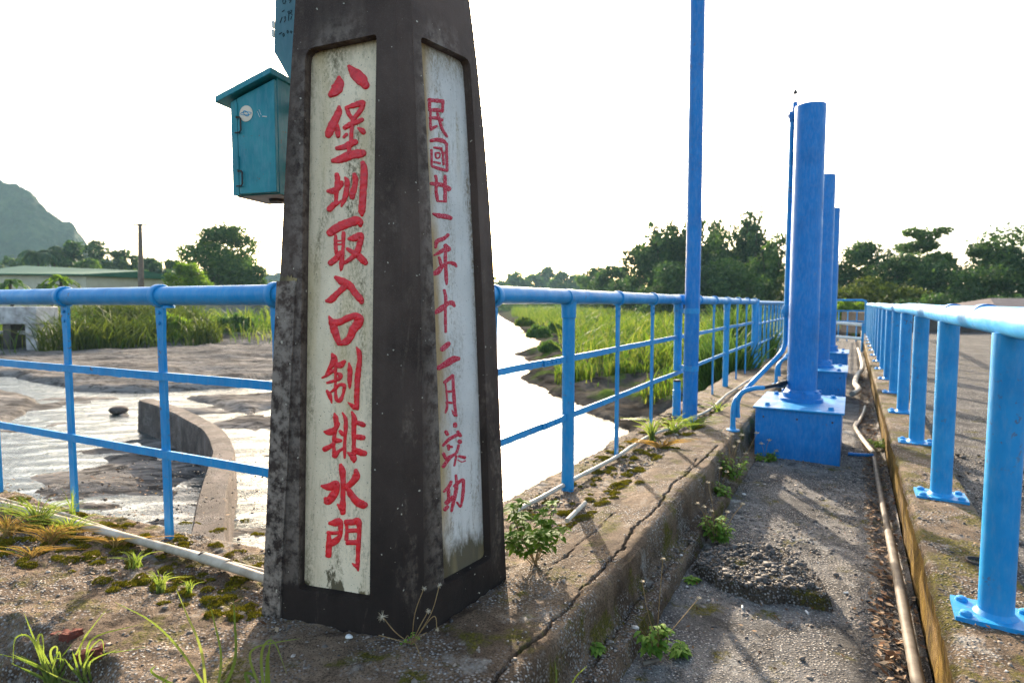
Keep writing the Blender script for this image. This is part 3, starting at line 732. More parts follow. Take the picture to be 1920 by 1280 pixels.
# brush strokes: every character measured on the photograph as (x, y, width) runs
CH_L = [
 (570, 100, 11.96, [[(785, 548, 90), (790, 690, 235), (710, 840, 240), (600, 940, 120)], [(1015, 300, 80), (1130, 440, 225), (1290, 600, 262), (1385, 730, 170)]]),
 (570, 185, 9.844, [[(650, 150, 50), (640, 260, 120), (560, 430, 150), (480, 600, 150), (450, 680, 110)], [(610, 480, 60), (625, 600, 90), (630, 700, 70)],
   [(790, 170, 70), (830, 290, 80), (890, 370, 70)], [(790, 170, 60), (950, 120, 100), (1075, 80, 110)], [(1090, 80, 100), (1060, 200, 90), (960, 330, 80), (910, 400, 70)],
   [(760, 540, 90), (880, 470, 90), (1000, 430, 80), (1075, 390, 75)], [(900, 400, 70), (885, 550, 70), (875, 700, 70), (870, 850, 80)], [(740, 710, 60), (790, 660, 60)],
   [(1000, 545, 40), (1070, 590, 100), (1100, 625, 90)], [(610, 920, 70), (760, 890, 110), (900, 820, 120), (955, 800, 100)], [(850, 860, 70), (830, 1000, 70), (830, 1060, 70)],
   [(540, 1150, 80), (680, 1120, 140), (880, 1040, 160), (1050, 1015, 150), (1095, 1005, 120)]]),
 (570, 300, 11.96, [[(740, 330, 100), (755, 450, 120), (740, 650, 110), (725, 800, 90), (720, 930, 90)], [(540, 700, 80), (640, 700, 130), (740, 650, 120), (830, 560, 110), (845, 500, 80)],
   [(580, 1100, 140), (670, 1010, 130), (780, 960, 70), (825, 905, 30)], [(920, 390, 40), (970, 480, 110), (960, 650, 115), (920, 850, 110), (840, 1035, 50)],
   [(1130, 325, 90), (1155, 430, 120), (1140, 600, 115), (1090, 750, 140), (1090, 850, 90)], [(1320, 60, 90), (1350, 200, 150), (1345, 450, 160), (1330, 700, 155), (1315, 950, 150), (1300, 1150, 150), (1300, 1235, 80)]]),
 (570, 400, 11.43, [[(570, 410, 170), (720, 310, 190), (950, 210, 190), (1110, 165, 190), (1195, 200, 165), (1210, 260, 90)], [(680, 480, 60), (680, 650, 75), (690, 800, 75), (690, 870, 60)],
   [(850, 420, 75), (845, 600, 70), (835, 800, 70), (815, 1000, 100), (800, 1180, 80), (790, 1225, 40)], [(720, 590, 40), (830, 590, 40)], [(720, 665, 40), (820, 665, 40)],
   [(580, 1060, 130), (690, 970, 120), (790, 850, 110)], [(960, 550, 60), (1080, 530, 150), (1205, 470, 130), (1235, 520, 110), (1190, 680, 120), (1140, 830, 130), (1020, 960, 100), (880, 1060, 80)],
   [(930, 760, 70), (1040, 830, 100), (1160, 900, 130), (1270, 1010, 150), (1320, 1060, 110)]]),
 (570, 510, 9.143, [[(545, 90, 60), (650, 160, 130), (780, 230, 120), (880, 360, 110), (970, 470, 110), (988, 515, 80)], [(690, 260, 110), (570, 370, 100), (470, 470, 110), (390, 495, 55)]]),
 (570, 510, 9.143, [[(430, 760, 30), (490, 880, 120), (530, 1020, 120), (580, 1160, 100), (600, 1235, 60)],
   [(470, 850, 90), (600, 860, 110), (750, 790, 110), (880, 750, 120), (935, 800, 165), (930, 880, 150), (850, 980, 130), (790, 1120, 120), (740, 1180, 130), (640, 1225, 80)]]),
 (570, 645, 10.24, [[(540, 190, 50), (580, 270, 120), (560, 360, 110), (480, 480, 60), (430, 580, 50)], [(350, 645, 35), (440, 600, 60), (520, 530, 80), (600, 500, 60)],
   [(600, 390, 70), (700, 400, 130), (775, 335, 70)], [(620, 300, 60), (610, 450, 60), (610, 600, 50), (605, 750, 50), (600, 850, 50)],
   [(640, 560, 50), (700, 590, 80), (690, 650, 80), (610, 690, 60), (520, 720, 60), (450, 740, 50)], [(440, 890, 40), (490, 970, 80), (520, 1060, 50), (535, 1130, 25)],
   [(520, 920, 40), (600, 860, 60), (680, 780, 60), (770, 790, 70), (770, 880, 60), (740, 990, 60), (690, 1080, 80), (630, 1060, 70), (610, 960, 50), (610, 880, 50)],
   [(865, 360, 30), (885, 500, 90), (880, 680, 85), (880, 800, 60), (880, 850, 25)], [(1010, 60, 30), (1060, 160, 90), (1070, 300, 85), (1050, 480, 100), (1030, 650, 100), (1020, 850, 100), (1015, 1050, 95), (1020, 1220, 80)],
   [(1030, 1240, 60), (960, 1200, 90), (840, 1115, 20)]]),
 (570, 760, 10.67, [[(610, 160, 40), (640, 260, 95), (650, 400, 80), (620, 550, 70), (600, 700, 70), (600, 850, 60), (610, 960, 80), (625, 1025, 60)],
   [(410, 520, 40), (500, 530, 130), (590, 500, 120), (690, 380, 60), (690, 340, 40)], [(660, 700, 100), (735, 700, 70)], [(420, 870, 110), (520, 820, 90), (600, 760, 80)], [(620, 1000, 110), (700, 910, 70), (780, 860, 60)],
   [(770, 140, 30), (830, 260, 75), (840, 400, 75), (825, 600, 65), (815, 800, 60), (815, 950, 60), (815, 1045, 40)], [(720, 510, 60), (780, 570, 90)],
   [(960, 130, 50), (1010, 260, 100), (1000, 450, 95), (1000, 650, 80), (1000, 850, 80), (1010, 960, 90)], [(1060, 340, 80), (1130, 360, 100), (1195, 388, 90)], [(1050, 620, 90), (1130, 635, 110), (1190, 640, 90)],
   [(1040, 890, 100), (1140, 940, 130), (1215, 955, 110)], [(880, 940, 40), (960, 1000, 110), (1000, 1070, 110), (1000, 1130, 40)]]),
 (570, 860, 5.953, [[(410, 65, 35), (428, 130, 70), (438, 250, 55), (437, 400, 50), (435, 520, 60), (435, 595, 60)], [(430, 560, 60), (375, 505, 20)],
   [(200, 300, 30), (290, 310, 90), (360, 270, 60), (370, 320, 60), (330, 400, 90), (270, 470, 90), (240, 440, 40)], [(580, 125, 40), (585, 190, 80), (540, 260, 70), (480, 310, 60)],
   [(480, 310, 50), (530, 400, 70), (600, 480, 85), (660, 510, 85), (682, 512, 65)]]),
 (570, 860, 5.953, [[(290, 715, 40), (350, 710, 80), (395, 700, 70), (410, 770, 50), (405, 840, 50), (370, 910, 60), (315, 950, 50)], [(270, 820, 40), (330, 825, 40), (400, 820, 40)],
   [(280, 840, 40), (280, 950, 60), (275, 1072, 65)], [(320, 910, 40), (390, 870, 40)], [(470, 700, 50), (540, 705, 70), (605, 695, 70), (620, 800, 45), (612, 920, 45), (605, 1060, 45), (600, 1180, 45), (605, 1245, 20)],
   [(595, 1200, 50), (540, 1165, 15)], [(475, 710, 40), (480, 800, 35), (475, 890, 45)], [(480, 800, 45), (610, 795, 45)], [(490, 930, 55), (610, 930, 55)]])]
CH_R = [
 (780, 175, 8.533, [[(215, 100, 50), (215, 180, 50), (215, 265, 40)], [(210, 110, 60), (320, 120, 60), (425, 130, 60)], [(430, 130, 45), (425, 220, 45), (420, 295, 40)], [(215, 270, 50), (320, 270, 60), (420, 285, 50)],
   [(230, 300, 35), (230, 400, 35), (230, 520, 40), (240, 585, 40)], [(220, 395, 40), (330, 400, 50), (405, 430, 60)], [(245, 570, 50), (325, 530, 40)], [(340, 320, 35), (370, 430, 40), (420, 580, 45), (495, 695, 35)]]),
 (780, 175, 8.533, [[(240, 760, 50), (340, 745, 60), (440, 770, 60), (490, 820, 40)], [(490, 810, 40), (490, 1000, 40), (495, 1235, 40)], [(245, 910, 35), (250, 1050, 35), (250, 1150, 35)], [(260, 1170, 40), (380, 1210, 50), (495, 1240, 40)],
   [(290, 870, 34), (400, 885, 44)], [(400, 880, 35), (430, 1000, 30), (440, 1140, 34)], [(310, 955, 26), (378, 960, 26), (370, 1030, 26), (318, 1030, 26), (310, 955, 26)], [(290, 1100, 34), (380, 1120, 38)], [(450, 950, 26), (420, 1040, 26)]]),
 (780, 320, 10.667, [[(300, 260, 60), (400, 270, 80), (520, 290, 80), (655, 365, 100)], [(390, 110, 60), (410, 220, 60), (400, 400, 60), (430, 595, 60)], [(580, 110, 55), (580, 300, 70), (580, 610, 65)], [(430, 610, 40), (600, 620, 40)]]),
 (780, 320, 10.667, [[(340, 860, 40), (450, 900, 90), (600, 920, 90), (690, 950, 75)]]),
 (780, 430, 10.667, [[(640, 110, 60), (560, 180, 70), (420, 240, 80), (390, 360, 50)], [(590, 330, 90), (640, 395, 115)], [(360, 520, 30), (470, 460, 70), (580, 390, 70)], [(460, 560, 50), (500, 700, 60)],
   [(590, 420, 60), (585, 600, 65), (595, 800, 65), (605, 1000, 65), (610, 1095, 40)], [(320, 895, 60), (430, 850, 110), (520, 740, 80), (640, 670, 50), (760, 690, 80), (805, 745, 40)]]),
 (780, 530, 7.11, [[(375, 100, 35), (395, 200, 45), (390, 350, 35), (390, 500, 35), (395, 655, 30)], [(245, 405, 40), (330, 350, 70), (420, 280, 50), (480, 270, 60), (512, 312, 30)]]),
 (780, 530, 7.11, [[(350, 885, 65), (430, 815, 65)], [(300, 1135, 60), (400, 1080, 80), (500, 1020, 80), (565, 1010, 50)]]),
 (790, 680, 10.667, [[(465, 390, 60), (550, 320, 70), (625, 255, 60)], [(630, 250, 50), (640, 500, 60), (660, 800, 60), (690, 1050, 50)], [(480, 400, 30), (500, 560, 35), (510, 750, 35), (510, 900, 50), (480, 995, 30)],
   [(500, 580, 45), (600, 570, 45)], [(500, 790, 45), (610, 800, 45)], [(610, 945, 20), (660, 1040, 50), (705, 1055, 40)]]),
 (790, 780, 6.733, [[(424, 100, 50), (425, 120, 50)], [(310, 195, 40), (328, 228, 40)], [(275, 368, 30), (350, 290, 40), (450, 235, 40)], [(460, 195, 40), (490, 245, 40)], [(480, 315, 48), (490, 325, 48)], [(340, 370, 40), (345, 418, 30)],
   [(385, 385, 30), (350, 385, 30)], [(470, 365, 30), (440, 460, 30), (360, 520, 40), (275, 635, 40)], [(280, 475, 45), (310, 530, 40), (360, 510, 40)], [(440, 500, 25), (415, 620, 25)], [(480, 505, 35), (545, 520, 40)], [(460, 550, 15), (510, 575, 15), (555, 560, 15)]]),
 (790, 780, 6.733, [[(375, 825, 35), (350, 880, 40), (285, 950, 25)], [(340, 900, 40), (345, 1065, 40)], [(320, 1090, 60), (395, 1015, 40)], [(300, 1175, 50), (330, 1140, 40)], [(435, 745, 30), (445, 850, 40), (430, 970, 45), (400, 1100, 40), (380, 1195, 30)],
   [(410, 880, 30), (515, 805, 46), (530, 850, 35), (525, 960, 40), (510, 1080, 30), (490, 1140, 25), (450, 1085, 25)]])]
def strokes(face, spec, mat, parent, hmax, tex, fat=1.0):
    ox, oy, sc, runs = spec; mb = MB()
    for run in runs:
        pts = curve(run, 6)
        (x0, y0, w0), (x1, y1, w1) = pts[0], pts[-1]
        d0 = np.array([pts[0][0] - pts[1][0], pts[0][1] - pts[1][1]]); d0 = d0 / (np.linalg.norm(d0) + 1e-9)
        d1 = np.array([pts[-1][0] - pts[-2][0], pts[-1][1] - pts[-2][1]]); d1 = d1 / (np.linalg.norm(d1) + 1e-9)
        capa = [(x0 + d0[0] * w0 / 2 * s_, y0 + d0[1] * w0 / 2 * s_, w0 * math.sqrt(max(0.0, 1 - s_ * s_)) + 0.5) for s_ in (1.0, 0.85, 0.5)]
        capb = [(x1 + d1[0] * w1 / 2 * s_, y1 + d1[1] * w1 / 2 * s_, w1 * math.sqrt(max(0.0, 1 - s_ * s_)) + 0.5) for s_ in (0.5, 0.85, 1.0)]
        allp = capa + list(pts) + capb; vs = []; prof = [(-0.5, -0.004), (-0.47, 0.55), (-0.34, 0.95), (0, 0.86), (0.34, 0.95), (0.47, 0.55), (0.5, -0.004)]
        for i, (x, y, wd) in enumerate(allp):
            a, b = allp[max(0, i - 1)], allp[min(len(allp) - 1, i + 1)]
            t = np.array([b[0] - a[0], b[1] - a[1]]); t = t / (np.linalg.norm(t) + 1e-9); nx, ny = -t[1], t[0]
            wd = wd * fat * (1 + 0.14 * float(fbm(np.array(x * 0.02), np.array(y * 0.02), 1.0, 2)))
            hh = min(hmax, 0.30 * wd / sc * 0.0017)
            for u, h in prof:
                px, py = ox + (x + nx * u * wd) / sc, oy + (y + ny * u * wd) / sc
                hn = h * hh * (1 + tex * float(fbm(np.array(px * 0.9), np.array(py * 0.9), 1.0, 2))) if h > 0 else -0.001
                vs.append(face.hit(px, py, DEP - 0.004) + face.n * hn)
        m_ = len(prof); n_ = len(allp)
        mb.add(vs, [(i * m_ + k, (i + 1) * m_ + k, (i + 1) * m_ + k + 1, i * m_ + k + 1) for i in range(n_ - 1) for k in range(m_ - 1)])
    return obj('character', mb, mat, parent, ang=0)
for spec in CH_L: strokes(FL, spec, M_RED, PANL, 0.0042, 1.1, 1.08)
for spec in CH_R: strokes(FR, spec, M_RED2, PANR, 0.002, 0.8, 1.12)
# thicker skin of render low on the left edge, its broken top showing pale plaster
za, zb_ = 0.0, FL.hit(520, 527).z
mb = MB(); rows = []
for z in np.linspace(-0.05, zb_, 14):
    e_ = pcorner(0, z); d_ = (pcorner(1, z) - e_).normalized()
    wdt = 0.062 + 0.004 * float(fbm(np.array(z * 9), np.array(1.0), 1, 3))
    nn = FL.n; back = (pcorner(6, z) - e_).normalized()
    jz = 0.012 * float(fbm(np.array(z * 40), np.array(7.0), 1, 2)) if z > zb_ - 0.05 else 0
    rows.append([e_ + back * 0.05 - d_ * 0.006, e_ - d_ * 0.007 + nn * 0.007, e_ + d_ * wdt + nn * 0.007, e_ + d_ * (wdt + 0.002) - nn * 0.004])
vs = [p for r_ in rows for p in r_]
mb.add(vs, [(i * 4 + k, i * 4 + k + 1, (i + 1) * 4 + k + 1, (i + 1) * 4 + k) for i in range(13) for k in range(3)] + [(13 * 4, 13 * 4 + 1, 13 * 4 + 2, 13 * 4 + 3)])
obj('render_skin', mb, M_PIL, pil)
mb = MB(); pts = []
for i in range(15):
    f = i / 14; e_ = pcorner(0, zb_); d_ = (pcorner(1, zb_) - e_).normalized()
    b_ = e_ + d_ * (0.004 + 0.062 * f); h_ = 0.008 + 0.02 * abs(float(fbm(np.array(f * 9.0), np.array(2.2), 1, 3))) * 2 * sin(pi * min(1, f * 1.1 + 0.05))
    pts += [b_ + FL.n * 0.0065 + Vector((0, 0, -0.002)), b_ + FL.n * 0.0015 + Vector((0, 0, h_))]
mb.add(pts, [(2 * k, 2 * k + 2, 2 * k + 3, 2 * k + 1) for k in range(14)])
o = obj('broken_plaster', mb, M_PAN1, pil)

# ================================================================== railings
def bolt(mb, p, nrm, r=0.008, h=0.006, n=6):
    nrm = Vector(nrm).normalized(); M = nrm.to_track_quat('Z', 'Y').to_matrix().to_4x4()
    return mb.lathe([(r, -0.002), (r, h * 0.7), (r * 0.75, h)], p, n, M)
def flat_post(h_rail, r_rail, foot=0.0):
    """flat-bar post in local coordinates (x along the rail, y across), collar round the rail"""
    a = MB(); hz = h_rail - r_rail
    prof = [(0.021, foot), (0.020, hz - 0.13), (0.025, hz - 0.06), (0.027, hz + 0.012)]
    vs = []
    for wd, z in prof: vs += [Vector((-wd, -0.007, z)), Vector((wd, -0.007, z)), Vector((wd, 0.007, z)), Vector((-wd, 0.007, z))]
    fs = [(i * 4 + k, i * 4 + (k + 1) % 4, (i + 1) * 4 + (k + 1) % 4, (i + 1) * 4 + k) for i in range(3) for k in range(4)] + [(3, 2, 1, 0), (12, 13, 14, 15)]
    a.add(vs, fs)
    b = MB(); bolt(b, (0.0, -0.007, hz - 0.030), (0, -1, 0), 0.009, 0.008); b.tube([(0, -0.006, hz - 0.03), (0, 0.006, hz - 0.03)], 0.005, 6); bolt(b, (0.0, 0.007, hz - 0.030), (0, 1, 0), 0.009, 0.008)
    c = MB(); R_ = r_rail + 0.010; n = 24
    ring = [(r_rail - 0.001, -0.017), (R_ - 0.002, -0.017), (R_, -0.013), (R_, 0.013), (R_ - 0.002, 0.017), (r_rail - 0.001, 0.017)]
    vs = [(x, cos(2 * pi * k / n) * r, h_rail + sin(2 * pi * k / n) * r) for k in range(n) for r, x in ring]
    fs = [(k * 6 + i, k * 6 + i + 1, ((k + 1) % n) * 6 + i + 1, ((k + 1) % n) * 6 + i) for k in range(n) for i in range(5)]
    c.add(vs, fs)
    return mesh('post', a, M_BLUE), mesh('bolt', b, M_BLUE), mesh('collar', c, M_BLUE)
def round_post(h_rail, r_rail, r=0.034, foot=0.0):
    a = MB(); a.tube([(0, 0, foot), (0, 0, h_rail - r_rail * 0.5)], r, 20)
    c = MB(); c.tube([(0, 0, h_rail - r_rail - 0.075), (0, 0, h_rail - r_rail - 0.07), (0, 0, h_rail - r_rail - 0.012), (0, 0, h_rail - r_rail + 0.014)], [r, r + 0.005, r + 0.006, r + 0.008], 20, cap=False)
    n = 24; R_ = r_rail + 0.006; xs = [(r_rail, -0.05), (R_, -0.048), (R_, 0.048), (r_rail, 0.05)]
    vs = [(x, cos(2 * pi * k / n) * q, h_rail + sin(2 * pi * k / n) * q) for k in range(n) for q, x in xs]
    c.add(vs, [(k * 4 + i, k * 4 + i + 1, ((k + 1) % n) * 4 + i + 1, ((k + 1) % n) * 4 + i) for k in range(n) for i in range(3)])
    return mesh('post', a, M_BLUE), mesh('sleeve', c, M_BLUE)
def place(name, me, parent, loc, rotz):
    o = bpy.data.objects.new(name, me); COL.objects.link(o); o.parent = parent
    o.location = Vector(loc) - worldloc(parent) if not parent.parent and parent.type == 'EMPTY' else loc
    o.rotation_euler.z = rotz; return o
HR, RR = 1.03, 0.039
FP = flat_post(HR, RR, -0.03); RP = round_post(HR, RR, 0.034, -0.03)
def sub(name, me, post):
    o = bpy.data.objects.new(name, me); COL.objects.link(o); o.parent = post; return o
def add_flat(par, p, rz):
    o = place('post', FP[0], par, p, rz); sub('bolt', FP[1], o); sub('bolt', FP[1], o).location.z = -0.045; sub('collar', FP[2], o)
def add_round(par, p, rz):
    o = place('post', RP[0], par, p, rz); sub('sleeve', RP[1], o)
def flatrail(par, a, b, z, hgt=0.034, th=0.011, seed=1):
    """flat bar with a slightly ragged lower paint edge"""
    a, b = Vector(a), Vector(b); L = (b - a).length; d = (b - a) / L; nn = Vector((-d.y, d.x, 0)); n = max(2, int(L / 0.02))
    n = min(n, 700); vs = []
    for i in range(n + 1):
        p = a + d * (L * i / n); dz = 0.003 * float(fbm(np.array(i * L / n * 1.5), np.array(seed * 3.3), 1, 2))
        rg = -0.0045 * max(0, float(fbm(np.array(i * L / n * 55), np.array(seed * 1.3), 1, 2)))
        for y, q in ((-th / 2, -hgt / 2 + rg), (-th / 2, hgt / 2), (th / 2, hgt / 2), (th / 2, -hgt / 2 + rg)): vs.append(p + nn * y + Vector((0, 0, z + q + dz)))
    fs = [(i * 4 + k, (i + 1) * 4 + k, (i + 1) * 4 + (k + 1) % 4, i * 4 + (k + 1) % 4) for i in range(n) for k in range(4)] + [(3, 2, 1, 0), (n * 4, n * 4 + 1, n * 4 + 2, n * 4 + 3)]
    return obj('rail', MB().add(vs, fs), M_BLUE, par, ang=40)
# left railing
LD = Vector((0.897, -0.441, 0)).normalized(); L0 = Vector((-2.133, 2.806, 0)); rzL = math.atan2(LD.y, LD.x)
fl = thing('blue_railing', 'blue steel railing left of the inscribed pillar, above the curved weir wall', 'railing', L0)
LA, LB = L0 - LD * 3.6, L0 + LD * 1.56
obj('top_rail', MB().tube([LA + Vector((0, 0, HR)), LB + Vector((0, 0, HR))], RR, 24), M_BLUE, fl)
for k in range(-5, 3): add_flat(fl, L0 + LD * (0.718 * k - (0.035 if k == 2 else 0)), rzL)
for z, sdn in ((0.69, 1), (0.355, 2)): flatrail(fl, LA + LD.cross(Vector((0, 0, 1))) * 0.012, LB + LD.cross(Vector((0, 0, 1))) * 0.012, z, seed=sdn)
mb = MB(); mb.lathe([(0.022, -0.006), (0.022, 0.004), (0.014, 0.007)], L0 + LD * 0.775 + Vector((0, 0, HR - RR - 0.006)), 14); obj('drain_plug', mb, M_BLUE, fl)
# railing along the walkway
TD = Vector((SA, CA, 0)); rzT = math.atan2(TD.y, TD.x)
T0 = tost(P(1067, 910))[1]; SPC = 0.768; SF = -1.325
fr = thing('blue_railing', 'blue steel railing along the river side of the walkway, right of the pillar', 'railing', st(SF, T0))
tE = T0 + SPC * 9 + 0.04
obj('top_rail', MB().tube([st(SF, T0 - 1.08, HR + 0.005), st(SF, T0 + 2, HR + 0.002), st(SF, tE, HR - 0.012)], RR, 24), M_BLUE, fr)
for k in range(-1, 10):
    if k == 3: continue
    (add_round if k % 3 == 0 else add_flat)(fr, st(SF, T0 + SPC * k, 0), rzT)
flatrail(fr, st(SF - 0.0, T0 - 1.08), st(SF, tE), 0.70, 0.034, seed=3); flatrail(fr, st(SF, T0 - 1.08), st(SF, tE), 0.385, 0.034, seed=4)
for z, tt in ((0.70, T0 - 0.20), (0.385, T0 - 0.21)):
    mb = MB(); M = Matrix.Translation(st(SF + 0.009, tt, z)) @ Matrix.Rotation(WROT, 4, 'Z'); mb.box(-0.004, 0.004, -0.11, 0.11, -0.017, 0.017, M)
    for q in (-0.075, -0.025, 0.025, 0.075): bolt(mb, st(SF + 0.013, tt + q, z), (CA, -SA, 0), 0.007, 0.006)
    obj('splice_plate', mb, M_BLUE, fr)
# the fourth post is rusted through: upper part hangs from the rail, a stub stands below
t3 = T0 + SPC * 3; p3 = st(SF, t3)
zc = Q(1270, 694, p3.y).z; zs2 = Q(1268, 714, p3.y).z
o = obj('post', MB().tube([p3 + Vector((0, 0, zc)), p3 + Vector((0, 0, HR - 0.02))], 0.034, 20), M_BLUE, fr)
sub('sleeve', RP[1], o).location = p3 - Vector(fr.location)
o = obj('post_stub', MB().tube([p3 + Vector((0, 0, -0.04)), p3 + Vector((0, 0, zs2 - 0.08)), p3 + Vector((0, 0, zs2 - 0.078)), p3 + Vector((0, 0, zs2))], [0.036, 0.036, 0.032, 0.032], 20), M_BLUE, fr)
obj('rust_rim', MB().tube([p3 + Vector((0, 0, zs2 - 0.004)), p3 + Vector((0, 0, zs2 + 0.012))], [0.034, 0.031], 16), M_IRON, fr)
# third railing further along, with ball joints
fb = thing('ball_joint_railing', 'distant blue railing with ball joints on closely spaced pickets beside the hoists', 'railing', st(SF, tE + 0.12))
tb0, tb1 = tE + 0.12, tE + 13.0
obj('top_rail', MB().tube([st(SF, tb0, 1.005), st(SF, tb1, 0.99)], 0.034, 16), M_BLUE, fb)
for z in (0.66, 0.33): obj('rail', MB().tube([st(SF, tb0, z), st(SF, tb1, z)], 0.016, 10), M_BLUE, fb)
pm = MB(); pm.tube([(0, 0, -0.03), (0, 0, 1.0)], 0.021, 12); pm = mesh('picket', pm, M_BLUE)
bm_ = MB()
bm_.lathe([(0.004, -0.033), (0.022, -0.026), (0.033, 0), (0.022, 0.026), (0.004, 0.033)], (0, 0, 0.0), 12)
bm_ = mesh('ball_joint', bm_, M_BLUE)
o = obj('end_post', MB().tube([(0, 0, -0.03), (0, 0, 1.06)], 0.052, 18), M_BLUE, fb, local=True)
o.location = (0, 0, 0)
for k in range(1, 23):
    q = place('post', pm, fb, st(SF, tb0 + 0.565 * k), rzT); sub('ball_joint', bm_, q).location.z = 0.66; sub('ball_joint', bm_, q).location.z = 0.33
# pipe railing on the right kerb
SR, HP, RPP = 0.408, 0.944, 0.0445
pr = thing('pipe_railing', 'stout blue pipe railing with bolted base plates on the right kerb', 'railing', st(SR, 1.9, ZK))
PT0 = tost(P(1888, 1162, ZK))[1]; PSP = 1.30
tr_end = PT0 + PSP * 15
pth = []
for i in range(130):
    t = PT0 - 2.2 + (tr_end - PT0 + 2.2) * i / 129
    pth.append(st(SR + 0.006 * float(fbm(np.array(t * 0.6), np.array(1.0), 1, 2)), t, HP + 0.018 * float(fbm(np.array(t * 0.55), np.array(5.0), 1, 2)) + 0.006))
obj('top_rail', MB().tube(pth, RPP, 24), M_BLUE, pr)
pm = MB().tube([(0, 0, 0.0), (0, 0, HP - ZK - 0.035)], 0.0445, 28); pm = mesh('post', pm, M_BLUE)
wm = MB(); wm.tube([(0, 0, 0.008), (0, 0, 0.016), (0, 0, 0.024)], [0.058, 0.05, 0.0447], 24, cap=False); wm = mesh('weld', wm, M_BLUE)
bp = MB(); bp.box(-0.105, 0.105, -0.078, 0.078, -0.004, 0.010); bp = mesh('base_plate', bp, M_BLUE)
bb = MB()
bb.lathe([(0.017, 0.009), (0.017, 0.013), (0.014, 0.020), (0.006, 0.024)], (0, 0, 0), 12)
bb = mesh('anchor_bolt', bb, M_BLUE)
cp = MB(); cp.tube([(0, -0.055, HP - ZK + 0.006), (0, 0.055, HP - ZK + 0.006)], RPP + 0.0022, 24); cp = mesh('coupling', cp, M_BLUED)
for k in range(-1, 16):
    p = st(SR, PT0 + PSP * k, ZK + 0.002)
    o = place('post', pm, pr, p, WROT + radians(2 * rnd.uniform(-1, 1)))
    sub('base_plate', bp, o); sub('weld', wm, o)
    if k < 11:
        for x in (-0.078, 0.078):
            for y in (-0.052, 0.052): sub('anchor_bolt', bb, o).location = (x, y, 0)
for t in (PT0 + 0.42, PT0 + 1.2, PT0 + 2.75, PT0 + 5.4, PT0 + 8.0):
    q = place('coupling', cp, pr, st(SR, t, ZK), WROT); q.location.z = ZK - pr.location.z
# end railing across the walkway
TE_ = tost(P(1590, 648, ZF))[1] if False else tr_end - 0.2
er = thing('end_railing', 'small blue railing closing the far end of the walkway behind the hoists', 'railing', st(-0.2, TE_, ZF))
obj('top_rail', MB().tube([st(-0.62, TE_, ZF + 0.05), st(-0.62, TE_, 0.98), st(-0.60, TE_, 1.06), st(-0.52, TE_, 1.09), st(0.26, TE_, 1.09), st(0.34, TE_, 1.06), st(0.36, TE_, 0.98), st(0.36, TE_, ZF + 0.05)], 0.035, 12), M_BLUE, er)
for z in (0.42, 0.75): obj('rail', MB().tube([st(-0.62, TE_, z), st(0.36, TE_, z)], 0.022, 10), M_BLUE, er)
for s_ in (-0.38, -0.13, 0.12): obj('post', MB().tube([st(s_, TE_, ZF), st(s_, TE_, 0.75)], 0.018, 10), M_BLUE, er)
lr = thing('sunlit_pipe_barrier', 'two low pipes, painted sunlit white, across the walkway just before its far end', 'barrier', st(-0.1, TE_ - 4, ZF))
for z in (0.10, 0.46): obj('pipe', MB().tube([st(-0.5, TE_ - 4.2, z + 0.03), st(-0.2, TE_ - 4.2, z + 0.02), st(0.26, TE_ - 4, z - 0.02)], 0.04, 12), M_WHITE, lr)  # white colour stands in for sunlight on the pipes
for s_ in (-0.5, 0.24): obj('leg', MB().tube([st(s_, TE_ - 4.15, ZF - 0.05), st(s_, TE_ - 4.15, 0.5)], 0.03, 10), M_BLUE, lr)

# ================================================================== tall pole clamped to the railing
tp = tost(P(1293, 786)); PS = st(tp[0], tp[1])
pole = thing('tall_pole', 'tall plain blue steel pole clamped to the walkway railing, rising out of view', 'pole', PS)
obj('shaft', MB().tube([PS + Vector((0, 0, -0.02)), PS + Vector((0.005, 0.0, 1.6)), PS + Vector((0.0, 0.02, 4.2))], 0.061, 24), M_BLUED, pole)
for py in (583, 690):
    z = Q(1296, py, PS.y).z; mb = MB()
    mb.tube([PS + Vector((0, 0, z - 0.022)), PS + Vector((0, 0, z + 0.022))], 0.066, 24)
    q = p3 - PS; q.z = 0
    M = Matrix.Translation(PS + q * 0.5 + Vector((0, 0, z))) @ Matrix.Rotation(math.atan2(q.y, q.x), 4, 'Z')
    mb.box(-q.length / 2 + 0.02, q.length / 2, -0.013, 0.013, -0.018, 0.018, M)
    bolt(mb, PS + Vector((0.0, -0.066, z)), (0, -1, 0)); obj('clamp', mb, M_BLUE, pole)

